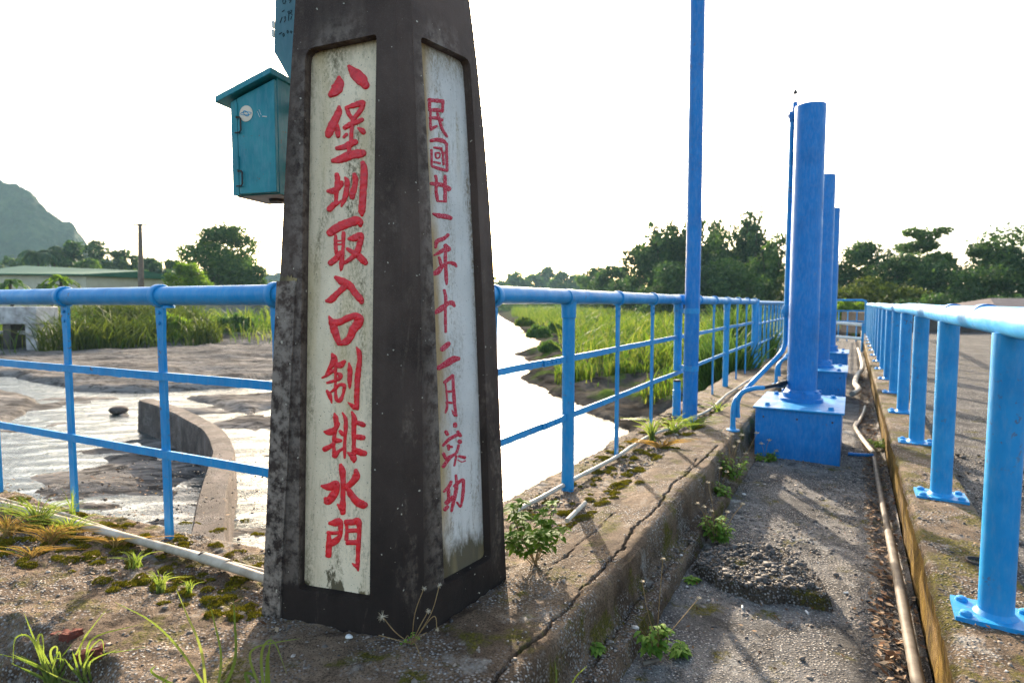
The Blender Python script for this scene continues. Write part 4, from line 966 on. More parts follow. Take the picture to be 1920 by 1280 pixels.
# ================================================================== gate hoists
def make_hoist():
    t0, s0, s1, dp, zt = 4.98, -0.645, -0.045, 0.87, 0.18
    c = st((s0 + s1) / 2, t0 + dp / 2, ZF); sc_, tc_ = (s0 + s1) / 2, t0 + dp / 2
    g = thing('gate_hoist', '', 'sluice hoist', c, 'blue gate hoists along the walkway', 0)
    RM = Matrix.Translation(c) @ Matrix.Rotation(WROT, 4, 'Z'); hw, hd = (s1 - s0) / 2, dp / 2; hh = zt - ZF
    body = obj('housing', MB().box(-hw, hw, -hd, hd, -0.03, hh - 0.012, RM), M_BLUED, g, bevel=0.006)
    for x in (-hw + 0.06, 0.0, hw - 0.06):
        obj('screw', bolt(MB(), RM @ Vector((x, -hd, hh - 0.075 - 0.005 * abs(x))), RM.to_3x3() @ Vector((0, -1, 0)), 0.008, 0.005), M_IRON, body)
    lid = obj('cover_plate', MB().box(-hw - 0.018, hw + 0.018, -hd - 0.018, hd + 0.018, hh - 0.012, hh + 0.002, RM), M_BLUE, g, bevel=0.003)
    for x in (-hw + 0.075, hw - 0.075):
        for y in (-hd + 0.09, hd - 0.12):
            mb = MB().lathe([(0.026, hh), (0.026, hh + 0.006), (0.019, hh + 0.006), (0.019, hh + 0.024), (0.012, hh + 0.027)], (0, 0, 0), 6, RM @ Matrix.Translation((x, y, 0)))
            obj('cover_bolt', mb, M_BLUE, lid)
    cy = Vector((-0.005, 0.04 - 0.0, 0)); hz = 2.60 - ZF
    CM = RM @ Matrix.Translation(cy)
    obj('cylinder', MB().lathe([(0.115, hh + 0.08), (0.115, hz - 0.012), (0.113, hz), (0.09, hz + 0.004), (0.02, hz + 0.006)], (0, 0, 0), 40, CM), M_BLUED, g)
    fg = MB().lathe([(0.165, hh), (0.165, hh + 0.028), (0.160, hh + 0.032), (0.148, hh + 0.034), (0.146, hh + 0.075), (0.128, hh + 0.092), (0.117, hh + 0.10)], (0, 0, 0), 32, CM)
    fl_ = obj('flange', fg, M_BLUED, g)
    for k in range(8):
        a = 2 * pi * k / 8 + 0.2; mb = MB().lathe([(0.014, hh + 0.07), (0.014, hh + 0.092), (0.008, hh + 0.096)], (0, 0, 0), 6, CM @ Matrix.Translation((0.139 * cos(a), 0.139 * sin(a), 0)))
        obj('flange_bolt', mb, M_BLUED, fl_)
    # conduit and hose
    V = lambda s, t, z: st(s, t, z)
    vs_, vt_ = -0.492, tc_ + 0.12; bs_, bt_ = tost(P(1374, 806, 0.0)); 
    pts = [V(vs_, vt_, 2.56), V(vs_, vt_, 0.74)]
    arc = [V(vs_, vt_, 0.66), V(vs_ - 0.02, vt_ - 0.02, 0.59), V(vs_ - 0.06, vt_ - 0.08, 0.53)]
    end = [V(bs_ + 0.05, bt_ + 0.12, 0.29), V(bs_ + 0.015, bt_ + 0.04, 0.245), V(bs_, bt_, 0.17), V(bs_, bt_, 0.0)]
    obj('conduit', MB().tube([Vector(p) for p in pts + [Vector(q) for q in curve([tuple(p) for p in arc], 4)] + [Vector(q) for q in curve([tuple(p) for p in end], 4)]], 0.0195, 14), M_BLUE, g)
    mb = MB(); p = V(vs_, vt_, 0.93)
    mb.lathe([(0.022, -0.05), (0.028, -0.045), (0.034, -0.02), (0.034, -0.012), (0.042, -0.012), (0.042, 0.016), (0.034, 0.016), (0.034, 0.026), (0.026, 0.05), (0.022, 0.052)], p, 8)
    obj('union_joint', mb, M_BLUE, g)
    mb = MB(); mb.lathe([(0.05, -0.004), (0.05, 0.006), (0.024, 0.012), (0.022, 0.03)], V(bs_, bt_, 0.0), 20); obj('foot_flange', mb, M_BLUE, g)
    # branch with black hose to the cylinder
    br = [V(bs_ + 0.03, bt_ + 0.03, 0.10), V(bs_ + 0.028, bt_ + 0.02, 0.22), V(bs_ + 0.06, bt_ + 0.02, 0.30), V(bs_ + 0.14, bt_ + 0.05, 0.335), V(bs_ + 0.20, bt_ + 0.12, 0.335)]
    obj('branch_pipe', MB().tube([Vector(q) for q in curve([tuple(p) for p in br], 5)], 0.018, 12), M_BLUE, g)
    ce = CM @ Vector((-0.115, 0, hh + 0.155))
    hs = [br[-1], br[-1].lerp(ce, 0.4) + Vector((0, 0, -0.004)), br[-1].lerp(ce, 0.72) + Vector((0, 0, -0.01)), ce]
    hp = [Vector(q) for q in curve([tuple(p) for p in hs], 5)]
    obj('hose', MB().tube(hp, [0.016 if i < 9 else (0.026 if i < 13 else 0.02) for i in range(len(hp))], 12), M_BLACK, g)
    # top clamp holding the conduit
    cz = 2.57; mb = MB(); a = V(vs_, vt_, cz); b = CM @ Vector((-0.10, 0.06, cz - ZF))
    mb.tube([a + Vector((-0.03, 0.0, -0.01)), a, a.lerp(b, 0.5) + Vector((0, 0, 0.012)), b], 0.017, 10); mb.tube([a + Vector((0, 0, -0.05)), a + Vector((0, 0, 0.028))], 0.026, 12)
    m2 = a.lerp(b, 0.45); mb.tube([m2 + Vector((0, 0, -0.03)), m2 + Vector((0, 0, 0.10))], 0.019, 10)
    obj('top_clamp', mb, M_BLUED, g)
    e_ = CM @ Vector((-0.112, 0.05, 1.72 - ZF)); obj('stay_wire', MB().tube([m2, e_], 0.0075, 8), M_BLUED, g)
    mb = MB(); mb.tube([m2 + Vector((0, 0, 0.1)), m2 + Vector((0, 0, 0.18))], 0.003, 6); mb.lathe([(0.016, 0.17), (0.018, 0.18), (0.004, 0.205)], m2, 10); obj('spindle_tip', mb, M_IRON, g)
    return g
h1 = make_hoist(); h1['label'] = 'nearest and largest-looking of the blue gate hoists, whole base box in view'
b0 = Vector(h1.location)
h2 = dup(h1, b0 + TD * 3.02, None, 'middle blue gate hoist, just behind the nearest one')
h3 = dup(h1, b0 + TD * 6.0, None, 'farthest blue gate hoist, shortest in the picture, at the end of the row')

# ================================================================== teal control box and the board above it
def lift(o): return o
fd = Vector((-0.962, 0.274, 0)); bd = Vector((0.274, 0.962, 0)); O_ = Q(520, 362, 1.93)
rr = ray(438, 364); u_ = None
best = min(np.linspace(0.05, 0.3, 500), key=lambda u: abs((lambda p: (p.x * F / ((p - CL).dot(FW)) + 960))(O_ + fd * u) - 438)); WB = float(best)
HB = Q(526, 142, 1.93).z - O_.z; DB = 0.17; SL = 0.33
def BX(u, d, z): return O_ + fd * u + bd * d + Vector((0, 0, z))
tb = thing('control_box', 'teal painted steel control box with a slanted roof, hung on the left of the pillar', 'control box', BX(WB / 2, DB / 2, 0))
def slab(u0, u1, d0, d1, z0, zt0, sl=SL, zb_sl=0.0):
    vs = [BX(u, d, z0 - zb_sl * u) for d in (d0, d1) for u in (u0, u1)] + [BX(u, d, zt0 - sl * u) for d in (d0, d1) for u in (u0, u1)]
    return MB().add(vs, [(0, 1, 3, 2), (4, 6, 7, 5), (0, 4, 5, 1), (2, 3, 7, 6), (0, 2, 6, 4), (1, 5, 7, 3)])
obj('body', slab(0.0, WB, 0.012, DB, 0.0, HB), M_TEAL, tb, bevel=0.002)
obj('door', slab(0.0, WB - 0.027, -0.004, 0.010, 0.003, HB - 0.012), M_TEAL, tb, bevel=0.002)
obj('door_jamb', slab(WB - 0.024, WB, -0.002, 0.011, 0.0, HB - 0.012), M_TEAL, tb, bevel=0.001)
obj('roof', slab(-0.006, WB + 0.040, -0.026, DB + 0.012, HB - 0.004, HB + 0.016, SL, SL), M_TEAL, tb, bevel=0.002)
obj('bottom_plate', slab(0.004, WB - 0.004, 0.014, DB - 0.004, -0.003, 0.0005, 0), M_GREYM, tb)
obj('cable_gland', MB().tube([BX(WB * 0.4, 0.09, -0.012), BX(WB * 0.4, 0.09, 0.0)], [0.026, 0.03], 16), M_IRON, tb)
for z in (0.225, 0.03):
    zz = z * HB / 0.42
    obj('hinge', MB().tube([BX(WB - 0.026, -0.006, zz + 0.055), BX(WB - 0.026, -0.006, zz + 0.098)], 0.005, 8), M_TEAL, tb)
    hp_ = [BX(WB - 0.026, -0.008, zz + 0.05), BX(WB - 0.042, -0.012, zz + 0.05), BX(WB - 0.046, -0.012, zz + 0.045), BX(WB - 0.046, -0.012, zz + 0.008), BX(WB - 0.042, -0.012, zz + 0.002), BX(WB - 0.02, -0.008, zz + 0.002)]
    obj('hasp', MB().tube(hp_, 0.0026, 6), M_IRON, tb)
mb = MB(); sc0 = (0.088, HB - 0.105)
mb.add([BX(WB - 0.063 - 0.0255 * cos(a) + 0.0, -0.0055, HB - 0.088 - SL * 0.07 + 0.0255 * sin(a)) for a in np.linspace(0, 2 * pi, 32, endpoint=False)], [tuple(range(32))])
stk = obj('round_sticker', mb, M_STICK, tb)
cu, cz_ = WB - 0.063, HB - 0.088 - SL * 0.07; mb = MB()
def lens(a0, L, Wd, th):
    pts = [(L * cos(a), Wd * sin(a)) for a in np.linspace(0, 2 * pi, 25)]
    mb.tube([BX(cu - (x * cos(a0) - y * sin(a0)), -0.0062, cz_ + x * sin(a0) + y * cos(a0)) for x, y in pts[:-1]], th, 5, closed=True)
lens(-0.02, 0.021, 0.0048, 0.0009); lens(-0.65, 0.012, 0.006, 0.0012)
obj('emblem', mb, M_EMB, stk)
for (u0, z0, u1, z1, r_) in ((0.045, 0.245, 0.029, 0.243, 0.0016), (0.064, 0.262, 0.056, 0.244, 0.0007), (0.058, 0.268, 0.050, 0.250, 0.0006)):
    obj('paint_scratch', MB().tube([BX(u0, -0.0045, z0), BX(u1, -0.0045, z1)], r_, 5), M_WHITE, tb)
for zz in (0.12, 0.32):
    a = BX(0.04, DB - 0.01, zz); e = pcorner(0, a.z).lerp(pcorner(5, a.z), 0.55); e += (Vector((CEN.x, CEN.y, a.z)) - e) * 0.1
    dd = (e - a); M = Matrix.Translation((a + e) / 2) @ Matrix.Rotation(math.atan2(dd.y, dd.x), 4, 'Z')
    obj('mounting_bracket', MB().box(-dd.length / 2, dd.length / 2, -0.012, 0.012, -0.015, 0.015, M), M_TEAL, tb)
YB = 2.15
pl = [Q(516, -330, YB), Q(516, 0, YB), Q(513.5, 97, YB), Q(531, 128, YB), Q(542, 148, YB)]
pxr = [Vector((-0.54, YB, p.z)) for p in (pl[-1], pl[0])]
poly = [(p.x, p.z) for p in pl] + [(p.x, p.z) for p in pxr]
n = len(poly)
vs = [(x, YB, z) for x, z in poly] + [(x, YB + 0.035, z) for x, z in poly]
gb = obj('gauge_board', MB().add(vs, [tuple(range(n)), tuple(reversed(range(n, 2 * n)))] + [(i, n + i, n + (i + 1) % n, (i + 1) % n) for i in range(n)]), M_TEALG, origin=(-0.7, YB, pl[3].z), bevel=0.002)
tag(gb, 'grey teal steel board with handwritten black figures, fixed high behind the pillar edge', 'board')
def ink(runs):
    for run in runs:
        pts = [Q(500 + x / 9.14, y / 9.14, YB - 0.001) for x, y in run]
        obj('handwriting', MB().tube(pts, 0.0011, 5), M_INK, gb)
ink([[(285, -10), (272, 30), (285, 65), (315, 60), (322, 10), (310, -15)], [(380, 5), (425, -5), (392, 50)], [(262, 205), (305, 175)], [(265, 295), (230, 395)], [(290, 300), (320, 290), (310, 330), (322, 345), (298, 385)],
     [(375, 235), (360, 205), (385, 190), (400, 215), (380, 240), (370, 360)], [(405, 185), (430, 180), (425, 215), (405, 225), (440, 265)], [(425, 285), (412, 340)], [(210, 590), (262, 560)],
     [(285, 575), (275, 605), (285, 632), (305, 610), (298, 575), (285, 575)], [(355, 525), (345, 550), (358, 580), (372, 550), (365, 525), (355, 525)], [(410, 535), (403, 560), (425, 575), (432, 540), (412, 532)]])
mb = MB(); mb.tube([Q(506, 50, YB + 0.02), Q(507, 62, YB + 0.02), Q(511, 74, YB + 0.02), Q(515, 82, YB + 0.02)], 0.0009, 5); obj('loose_wire', mb, M_BLACK, gb)
for py in (47, 63): obj('edge_clip', MB().box(-0.004, 0.004, -0.006, 0.006, -0.012, 0.012, Matrix.Translation(Q(512.5, py, YB + 0.015))), M_WHITE, gb)

# ================================================================== pipes lying on the concrete
def zdeck(p):
    s, t = tost(p); return float(hdeck(np.array([[s]]), np.array([[t]]))[0, 0])
def zfloor(p):
    s, t = tost(p); return float(hfloor(np.array([[s]]), np.array([[t]]))[0, 0])
def laid(pts, r, z0, jig=0.0):
    out = []
    for q in curve([(x, y) for x, y in pts], 6):
        p = P(q[0], q[1], z0); p.z = z0 + r + jig * float(fbm(np.array(p.x * 3), np.array(p.y * 3), 1, 3)); out.append(p)
    return out
c1 = laid([(-160, 905), (0, 950), (200, 1003), (330, 1038), (400, 1060), (500, 1092), (540, 1105)], 0.016, 0.008, 0.004)
o = obj('plastic_conduit', MB().tube(c1, 0.016, 14), M_PVC, origin=c1[12]); tag(o, 'thick pale plastic conduit on the mossy block running up to the pillar foot', 'pipe')
sv = laid([(383, 1055), (428, 1069)], 0.021, 0.003); obj('coupling_sleeve', MB().tube(sv, 0.0205, 14), M_PVC, o)
bnd = laid([(379, 1053), (381.5, 1054)], 0.02, 0.003); obj('clamp_band', MB().tube([bnd[0], bnd[-1]], 0.0215, 14), M_IRON, o)
c2 = laid([(-160, 895), (0, 938), (120, 968), (250, 1010), (380, 1043), (440, 1062), (500, 1076)], 0.009, 0.004, 0.006)
o = obj('thin_conduit', MB().tube(c2, 0.009, 10), M_PVC, origin=c2[12]); tag(o, 'thin pale conduit lying just behind the thick one on the mossy block', 'pipe')
c3 = laid([(958, 968), (1010, 938), (1068, 907), (1160, 856), (1206, 826), (1236, 812), (1262, 805), (1290, 790), (1330, 770), (1362, 742), (1392, 722), (1420, 704)], 0.011, -0.004, 0.008)
o = obj('white_conduit', MB().tube(c3, 0.0115, 12), M_PVCW, origin=c3[12]); tag(o, 'slim white pipe laid along the foot of the walkway railing', 'pipe')
c4 = laid([(1063, 980), (1097, 946)], 0.011, -0.004); o = obj('broken_pipe', MB().tube(c4, 0.011, 12), M_PVCW, origin=c4[0]); tag(o, 'short broken piece of white pipe on the concrete right of the leafy shrub', 'pipe')
c5 = laid([(1639, 862), (1645, 898), (1652, 935), (1660, 975), (1669, 1017)], 0.017, ZF - 0.004, 0.004)
o = obj('grey_pipe', MB().tube(c5 , 0.0165, 14), M_PVCG, origin=c5[8]); tag(o, 'dusty brown plastic pipe down the right edge of the walkway floor towards the viewer', 'pipe')
c6 = laid([(1666, 1005), (1682, 1085), (1695, 1155), (1707, 1220), (1719, 1282), (1745, 1420)], 0.021, ZF - 0.004, 0.002)
obj('wider_length', MB().tube(c6, 0.0205, 16), M_PVCG, o)
c7 = laid([(1638, 854), (1622, 832), (1610, 816), (1603, 803), (1606, 795)], 0.017, ZF + 0.0, 0.004)
o = obj('white_pipe', MB().tube(c7, 0.019, 12), M_PVC, origin=c7[8]); tag(o, 'pale plastic pipe beside the nearest gate hoist, between box and kerb', 'pipe')
obj('bent_length', MB().tube(laid([(1604, 802), (1612, 790), (1619, 775), (1622, 764)], 0.014, ZF + 0.005), 0.015, 12), M_PVC, o)
c8 = laid([(1590, 853), (1612, 855), (1637, 856)], 0.012, ZF, 0); o = obj('blue_drain_pipe', MB().tube(c8, 0.014, 10), M_BLUED, origin=c8[5]); tag(o, 'short blue pipe crossing from the nearest hoist to the pale pipe', 'pipe')
c9 = laid([(1598, 742), (1610, 735), (1603, 722), (1608, 706), (1617, 692), (1614, 672), (1609, 655)], 0.03, ZF + 0.05, 0.02); o = obj('far_hose', MB().tube(c9, 0.035, 10), M_PVC, origin=c9[8]); tag(o, 'wavy pale hose beside the middle and far gate hoists', 'hose')
c10 = laid([(1205, 1248), (1246, 1236)], 0.007, ZF); o = obj('short_stick', MB().tube(c10, [0.007] * (len(c10) - 1) + [0.005], 8), M_PVCG, origin=c10[0]); tag(o, 'short brown stick lying on the walkway floor by the weeds near the kerb', 'stick')

# ================================================================== small stones, moss and litter
def ico():
    import bmesh
    bm = bmesh.new(); bmesh.ops.create_icosphere(bm, subdivisions=1, radius=1); v = np.array([q.co[:] for q in bm.verts]); f = np.array([[a.index for a in q.verts] for q in bm.faces]); bm.free(); return v, f
IV, IF = ico()
def stones(name, pos, size, mat, flat=(0.45, 0.8)):
    n = len(pos); v = np.repeat(IV[None], n, 0) * (1 + 0.26 * nprng.standard_normal((n, len(IV), 1)))
    sc = np.stack([size * nprng.uniform(0.8, 1.35, n), size * nprng.uniform(0.7, 1.1, n), size * nprng.uniform(flat[0], flat[1], n)], -1)
    v = v * sc[:, None]; a = nprng.uniform(0, 6.28, n); c, s_ = np.cos(a)[:, None], np.sin(a)[:, None]
    v = np.stack([v[..., 0] * c - v[..., 1] * s_, v[..., 0] * s_ + v[..., 1] * c, v[..., 2]], -1) + pos[:, None]
    f = (IF[None] + (np.arange(n) * len(IV))[:, None, None]).reshape(-1, 3)
    return trimesh(name, v.reshape(-1, 3), f, mat)
def trimesh(name, v, f, mat, smooth=True):
    k = f.shape[1]; me = bpy.data.meshes.new(name); me.vertices.add(len(v)); me.vertices.foreach_set('co', np.ascontiguousarray(v, float).ravel())
    me.loops.add(f.size); me.loops.foreach_set('vertex_index', f.ravel().astype(np.int32)); me.polygons.add(len(f))
    me.polygons.foreach_set('loop_start', np.arange(0, f.size, k, dtype=np.int32)); me.polygons.foreach_set('use_smooth', np.full(len(f), smooth)); me.update(calc_edges=True)
    me.materials.append(mat); o = bpy.data.objects.new(name, me); COL.objects.link(o); return o
def scatter_st(n, s0, s1, t0, t1, dens=None, near=True):
    s = nprng.uniform(s0, s1, n); t = t0 + (t1 - t0) * nprng.uniform(0, 1, n) ** (1.5 if near else 1)
    if dens is not None:
        k = nprng.uniform(0, 1, n) < dens(s, t); s, t = s[k], t[k]
    return s, t
def lift_st(s, t, fn): z = fn(s[None], t[None])[0]; return np.stack([CA * s + SA * t, -SA * s + CA * t, z], -1)
allp, alls = [], []
s, t = scatter_st(15000, -0.60, 0.25, 0.8, 6.5, lambda s, t: np.clip((fbm(s, t, 3.2, 4) + 0.12) * 2.2, 0.03, 1) * (polydist(s, t, SLAB) > 0))
allp.append(lift_st(s, t, hfloor)); alls.append(nprng.gamma(2.2, 0.0017, len(s)) + 0.0016)
s, t = scatter_st(9000, -0.70, -0.1, 1.2, 3.2, lambda s, t: (polydist(s, t, SLAB) < 0.006) * np.clip(0.7 + fbm(s, t, 8, 3), 0.15, 1))
p = lift_st(s, t, hfloor); sz_ = nprng.gamma(2.2, 0.0030, len(s)) + 0.0018; p[:, 2] = hslab(s[None], t[None])[0] + 0.05 * sz_; slp, sls = p, sz_
s, t = scatter_st(4200, -1.45, -1.04, 2.5, 6.5, lambda s, t: np.clip((fbm(s, t, 3, 3) + 0.3) * 1.5, 0.05, 1))
allp.append(lift_st(s, t, hdeck)); alls.append(nprng.gamma(2, 0.0018, len(s)) + 0.0015)
s, t = scatter_st(1800, -0.73, -0.63, 0.7, 4.0); z = np.full_like(s, -0.158); allp.append(np.stack([CA * s + SA * t, -SA * s + CA * t, z], -1)); alls.append(nprng.gamma(2, 0.0013, len(s)) + 0.001)
s, t = scatter_st(4200, -4.0, -0.78, 0.2, 2.4); q = lift_st(s, t, hdeck); k = q[:, 2] > -0.05
allp.append(q[k]); alls.append(nprng.gamma(2, 0.0014, k.sum()) + 0.001)
s, t = scatter_st(1100, 0.28, 0.52, 0.9, 4.0); z = kz(s, t); allp.append(np.stack([CA * s + SA * t, -SA * s + CA * t, z], -1)); alls.append(nprng.gamma(2, 0.0013, len(s)) + 0.001)
s, t = scatter_st(1500, 0.54, 1.6, 1.2, 5.0); z = np.full_like(s, -0.015); allp.append(np.stack([CA * s + SA * t, -SA * s + CA * t, z], -1)); alls.append(nprng.gamma(2, 0.003, len(s)) + 0.002)
o = stones('pebbles', np.concatenate(allp), np.concatenate(alls), M_PEB); struct(o, 'stuff')
stp = stones('embedded_pebbles', slp - np.array(bs.location), sls, M_PEBD); stp.parent = bs; stp['kind'] = 'stuff'
# countable stones, brick scraps and cigarette ends
def onestone(name, px, py, z, r, mat, label, cat, zf, flat=0.6):
    p = P(px, py, z); p.z = zf(p) + r * flat * 0.6
    v = IV * (1 + 0.16 * nprng.standard_normal((len(IV), 1))) * np.array([r * 1.2, r, r * flat])
    o = obj(name, (list(map(tuple, v)), [tuple(f) for f in IF]), mat, ang=0, local=True); o.location = p; o.rotation_euler.z = rnd.uniform(0, 6)
    sm = o.modifiers.new('sub', 'SUBSURF'); sm.levels = 1; sm.render_levels = 1
    tag(o, label, cat); return o
onestone('stone', 654, 1192, 0, 0.013, M_WHITE, 'small white stone on the concrete below the left panel of the pillar', 'stone', zdeck)
onestone('stone', 1568, 1078, ZF, 0.014, M_PEB, 'round brown stone on the walkway right of the pebbly patch', 'stone', zfloor, 0.8)
onestone('stone', 1627, 1128, ZF, 0.011, M_IRON, 'small dark stone on the walkway close to the brown pipe', 'stone', zfloor)
onestone('stone', 1395, 928, ZF, 0.013, M_WHITE, 'pale stone at the top edge of the walkway floor by the weeds', 'stone', zfloor)
onestone('stone', 1504, 1236, ZF, 0.012, M_PEB, 'grey round stone at the bottom of the walkway floor', 'stone', zfloor, 0.8)
onestone('flat_stone', 1188, 868, 0, 0.035, M_WING, 'flat grey stone beside the white pipe near the grass tufts', 'stone', zdeck, 0.3)
onestone('rock', 222, 775, ZW, 0.20, M_WING, 'dark rock in the water at the far tip of the curved wall', 'rock', lambda p: ZW)
def hitdeck(px, py):
    r = ray(px, py); q = 1.0
    for i in range(900):
        p = CL + r * q
        if p.z < 0.06 and p.z <= zdeck(p): return p
        q += 0.004
    return P(px, py)
for px, py, sx, rz_, lb in ((126, 1192, 0.045, 0.5, 'larger red brick scrap in the broken edge of the block'), (172, 1226, 0.032, 1.1, 'smaller red brick scrap nearer the grass tuft')):
    p = hitdeck(px, py); mb = MB().box(-sx, sx, -sx * 0.5, sx * 0.5, -0.02, 0.014)
    o = obj('brick_scrap', mb, M_BRICK, local=True); o.location = p; o.rotation_euler = (0.12, 0.25, rz_ + 2.2); sb = o.modifiers.new('sub', 'SUBSURF'); sb.subdivision_type = 'SIMPLE'; sb.levels = sb.render_levels = 4
    tx_ = bpy.data.textures.new('chips', 'CLOUDS'); tx_.noise_scale = 0.018; dm = o.modifiers.new('chips', 'DISPLACE'); dm.texture = tx_; dm.strength = 0.018
    tag(o, lb, 'brick')
for px, py, az, lb in ((1392, 1140, 1.2, 'white cigarette end just left of another under the pebbly patch'), (1513, 1150, 1.5, 'white cigarette end at the lower right tip of the pebbly patch'), (1586, 1113, 0.1, 'white cigarette end lying sideways near the brown stone')):
    p = P(px, py, ZF); p.z = zfloor(p) + 0.005; d = Vector((cos(az), sin(az), 0)) * 0.011
    o = obj('cigarette_end', MB().tube([p - d, p + d], 0.004, 10), M_WHITE, origin=p); tag(o, lb, 'cigarette end', 'cigarette ends on the walkway')
# moss: tiny blades in cushions
def moss(cent, rad_, n, zf):
    V_, F_ = [], []
    for (x, y), r in zip(cent, rad_):
        k = int(n * (r / 0.03) ** 2); k = min(k, 900); a = nprng.uniform(0, 6.28, k); q = np.sqrt(nprng.uniform(0, 1, k)); rr_ = r * q * (0.75 + 0.5 * vnoise(a * 1.3 + x * 50, a * 0 + y * 50))
        px, py = x + rr_ * np.cos(a), y + rr_ * np.sin(a) * 0.8; s = CA * px - SA * py; t = SA * px + CA * py
        z = zf(s[None], t[None])[0] + 0.28 * r * (1 - q ** 2); h = nprng.uniform(0.003, 0.008, k); wd = nprng.uniform(0.0012, 0.0028, k); b = nprng.uniform(0, 6.28, k)
        o_ = np.stack([px, py, z], -1); dx = np.stack([np.cos(b) * wd, np.sin(b) * wd, 0 * b], -1); up = np.stack([nprng.normal(0, 0.003, k), nprng.normal(0, 0.003, k), h], -1)
        base_ = sum(len(v) for v in V_); V_.append(np.stack([o_ - dx, o_ + dx, o_ + up], 1).reshape(-1, 3)); F_.append(np.arange(k * 3).reshape(-1, 3) + base_)
    return np.concatenate(V_), np.concatenate(F_)
cs, rs_ = [], []
for px, py, r in ((195, 978, .05), (145, 960, .05), (240, 975, .03), (90, 975, .05), (210, 1000, .03), (270, 998, .03), (215, 1018, .04), (165, 1040, .04), (180, 1052, .03), (240, 1015, .035), (345, 1012, .025), (150, 1010, .045), (310, 1065, .03), (340, 1080, .03), (270, 1085, .03), (295, 1092, .025), (320, 1100, .02),
                 (470, 1062, .03), (480, 1070, .03), (465, 1130, .03), (475, 1148, .022), (440, 1155, .025), (400, 1150, .03), (345, 1108, .025), (300, 1040, .02), (50, 948, .05), (20, 935, .05), (110, 1000, .04), (395, 1080, .02), (420, 1120, .02),
                 (1090, 965, .05), (1130, 940, .04), (1060, 955, .04), (1160, 905, .05), (1175, 885, .04), (1120, 880, .04), (1135, 855, .05), (1155, 845, .05), (1060, 985, .03), (1030, 935, .04), (1200, 842, .05), (1250, 835, .05), (1105, 930, .03), (1000, 962, .03), (1290, 812, .05), (1310, 800, .05)):
    p = P(px, py); cs.append((p.x, p.y)); rs_.append(r)
    for _ in range(3):
        cs.append((p.x + rnd.gauss(0, r * 1.3), p.y + rnd.gauss(0, r))); rs_.append(r * rnd.uniform(0.3, 0.6))
for _ in range(130):
    p = P(rnd.uniform(-20, 490), rnd.uniform(960, 1150)); d_ = float(polydist(np.array([p.x]), np.array([p.y]), EDGE, False)[0])
    if 0.06 < d_ < 0.52: cs.append((p.x, p.y)); rs_.append(rnd.uniform(0.012, 0.035))
for _ in range(90):
    p = st(rnd.uniform(-1.42, -1.05), rnd.uniform(2.6, 5.6)); cs.append((p.x, p.y)); rs_.append(rnd.uniform(0.012, 0.04))
v, f = moss(cs, rs_, 420, hdeck); o = trimesh('moss', v, f, M_MOSS, False); struct(o, 'stuff')
# dead leaves: trench by the right kerb, left strip, corners
def litter(n, s0, s1, t0, t1, zf, smin=0.006, smax=0.02, dens=None):
    s, t = scatter_st(n, s0, s1, t0, t1, dens); p = lift_st(s, t, zf); n = len(s); a = nprng.uniform(0, 6.28, n); L = nprng.uniform(smin, smax, n); W_ = L * nprng.uniform(0.25, 0.6, n)
    d = np.stack([np.cos(a), np.sin(a), nprng.normal(0, 0.25, n)], -1) * L[:, None]; e = np.stack([-np.sin(a), np.cos(a), nprng.normal(0, 0.3, n)], -1) * W_[:, None]
    p[:, 2] += 0.004 + nprng.uniform(0, 0.01, n); return np.stack([p - d, p + e * 0.9, p + d, p - e], 1)
qs = np.concatenate([litter(2600, 0.10, 0.26, 0.9, 12, hfloor, 0.006, 0.022), litter(500, -0.6, 0.1, 0.9, 5, hfloor, 0.003, 0.012), litter(500, -1.45, -1.08, 2.3, 5.5, hdeck, 0.004, 0.014),
                     litter(1500, -4.2, -1.5, 0.5, 1.9, hdeck, 0.004, 0.014, lambda s, t: (polydist(CA * s + SA * t, -SA * s + CA * t, EDGE, False) < 0.55) * 0.8), litter(420, 0.28, 0.53, 1, 6, lambda s, t: kz(s, t), 0.003, 0.01)])
o = trimesh('leaf_litter', qs.reshape(-1, 3), np.arange(len(qs) * 4).reshape(-1, 4), M_LITTER, False); struct(o, 'stuff')

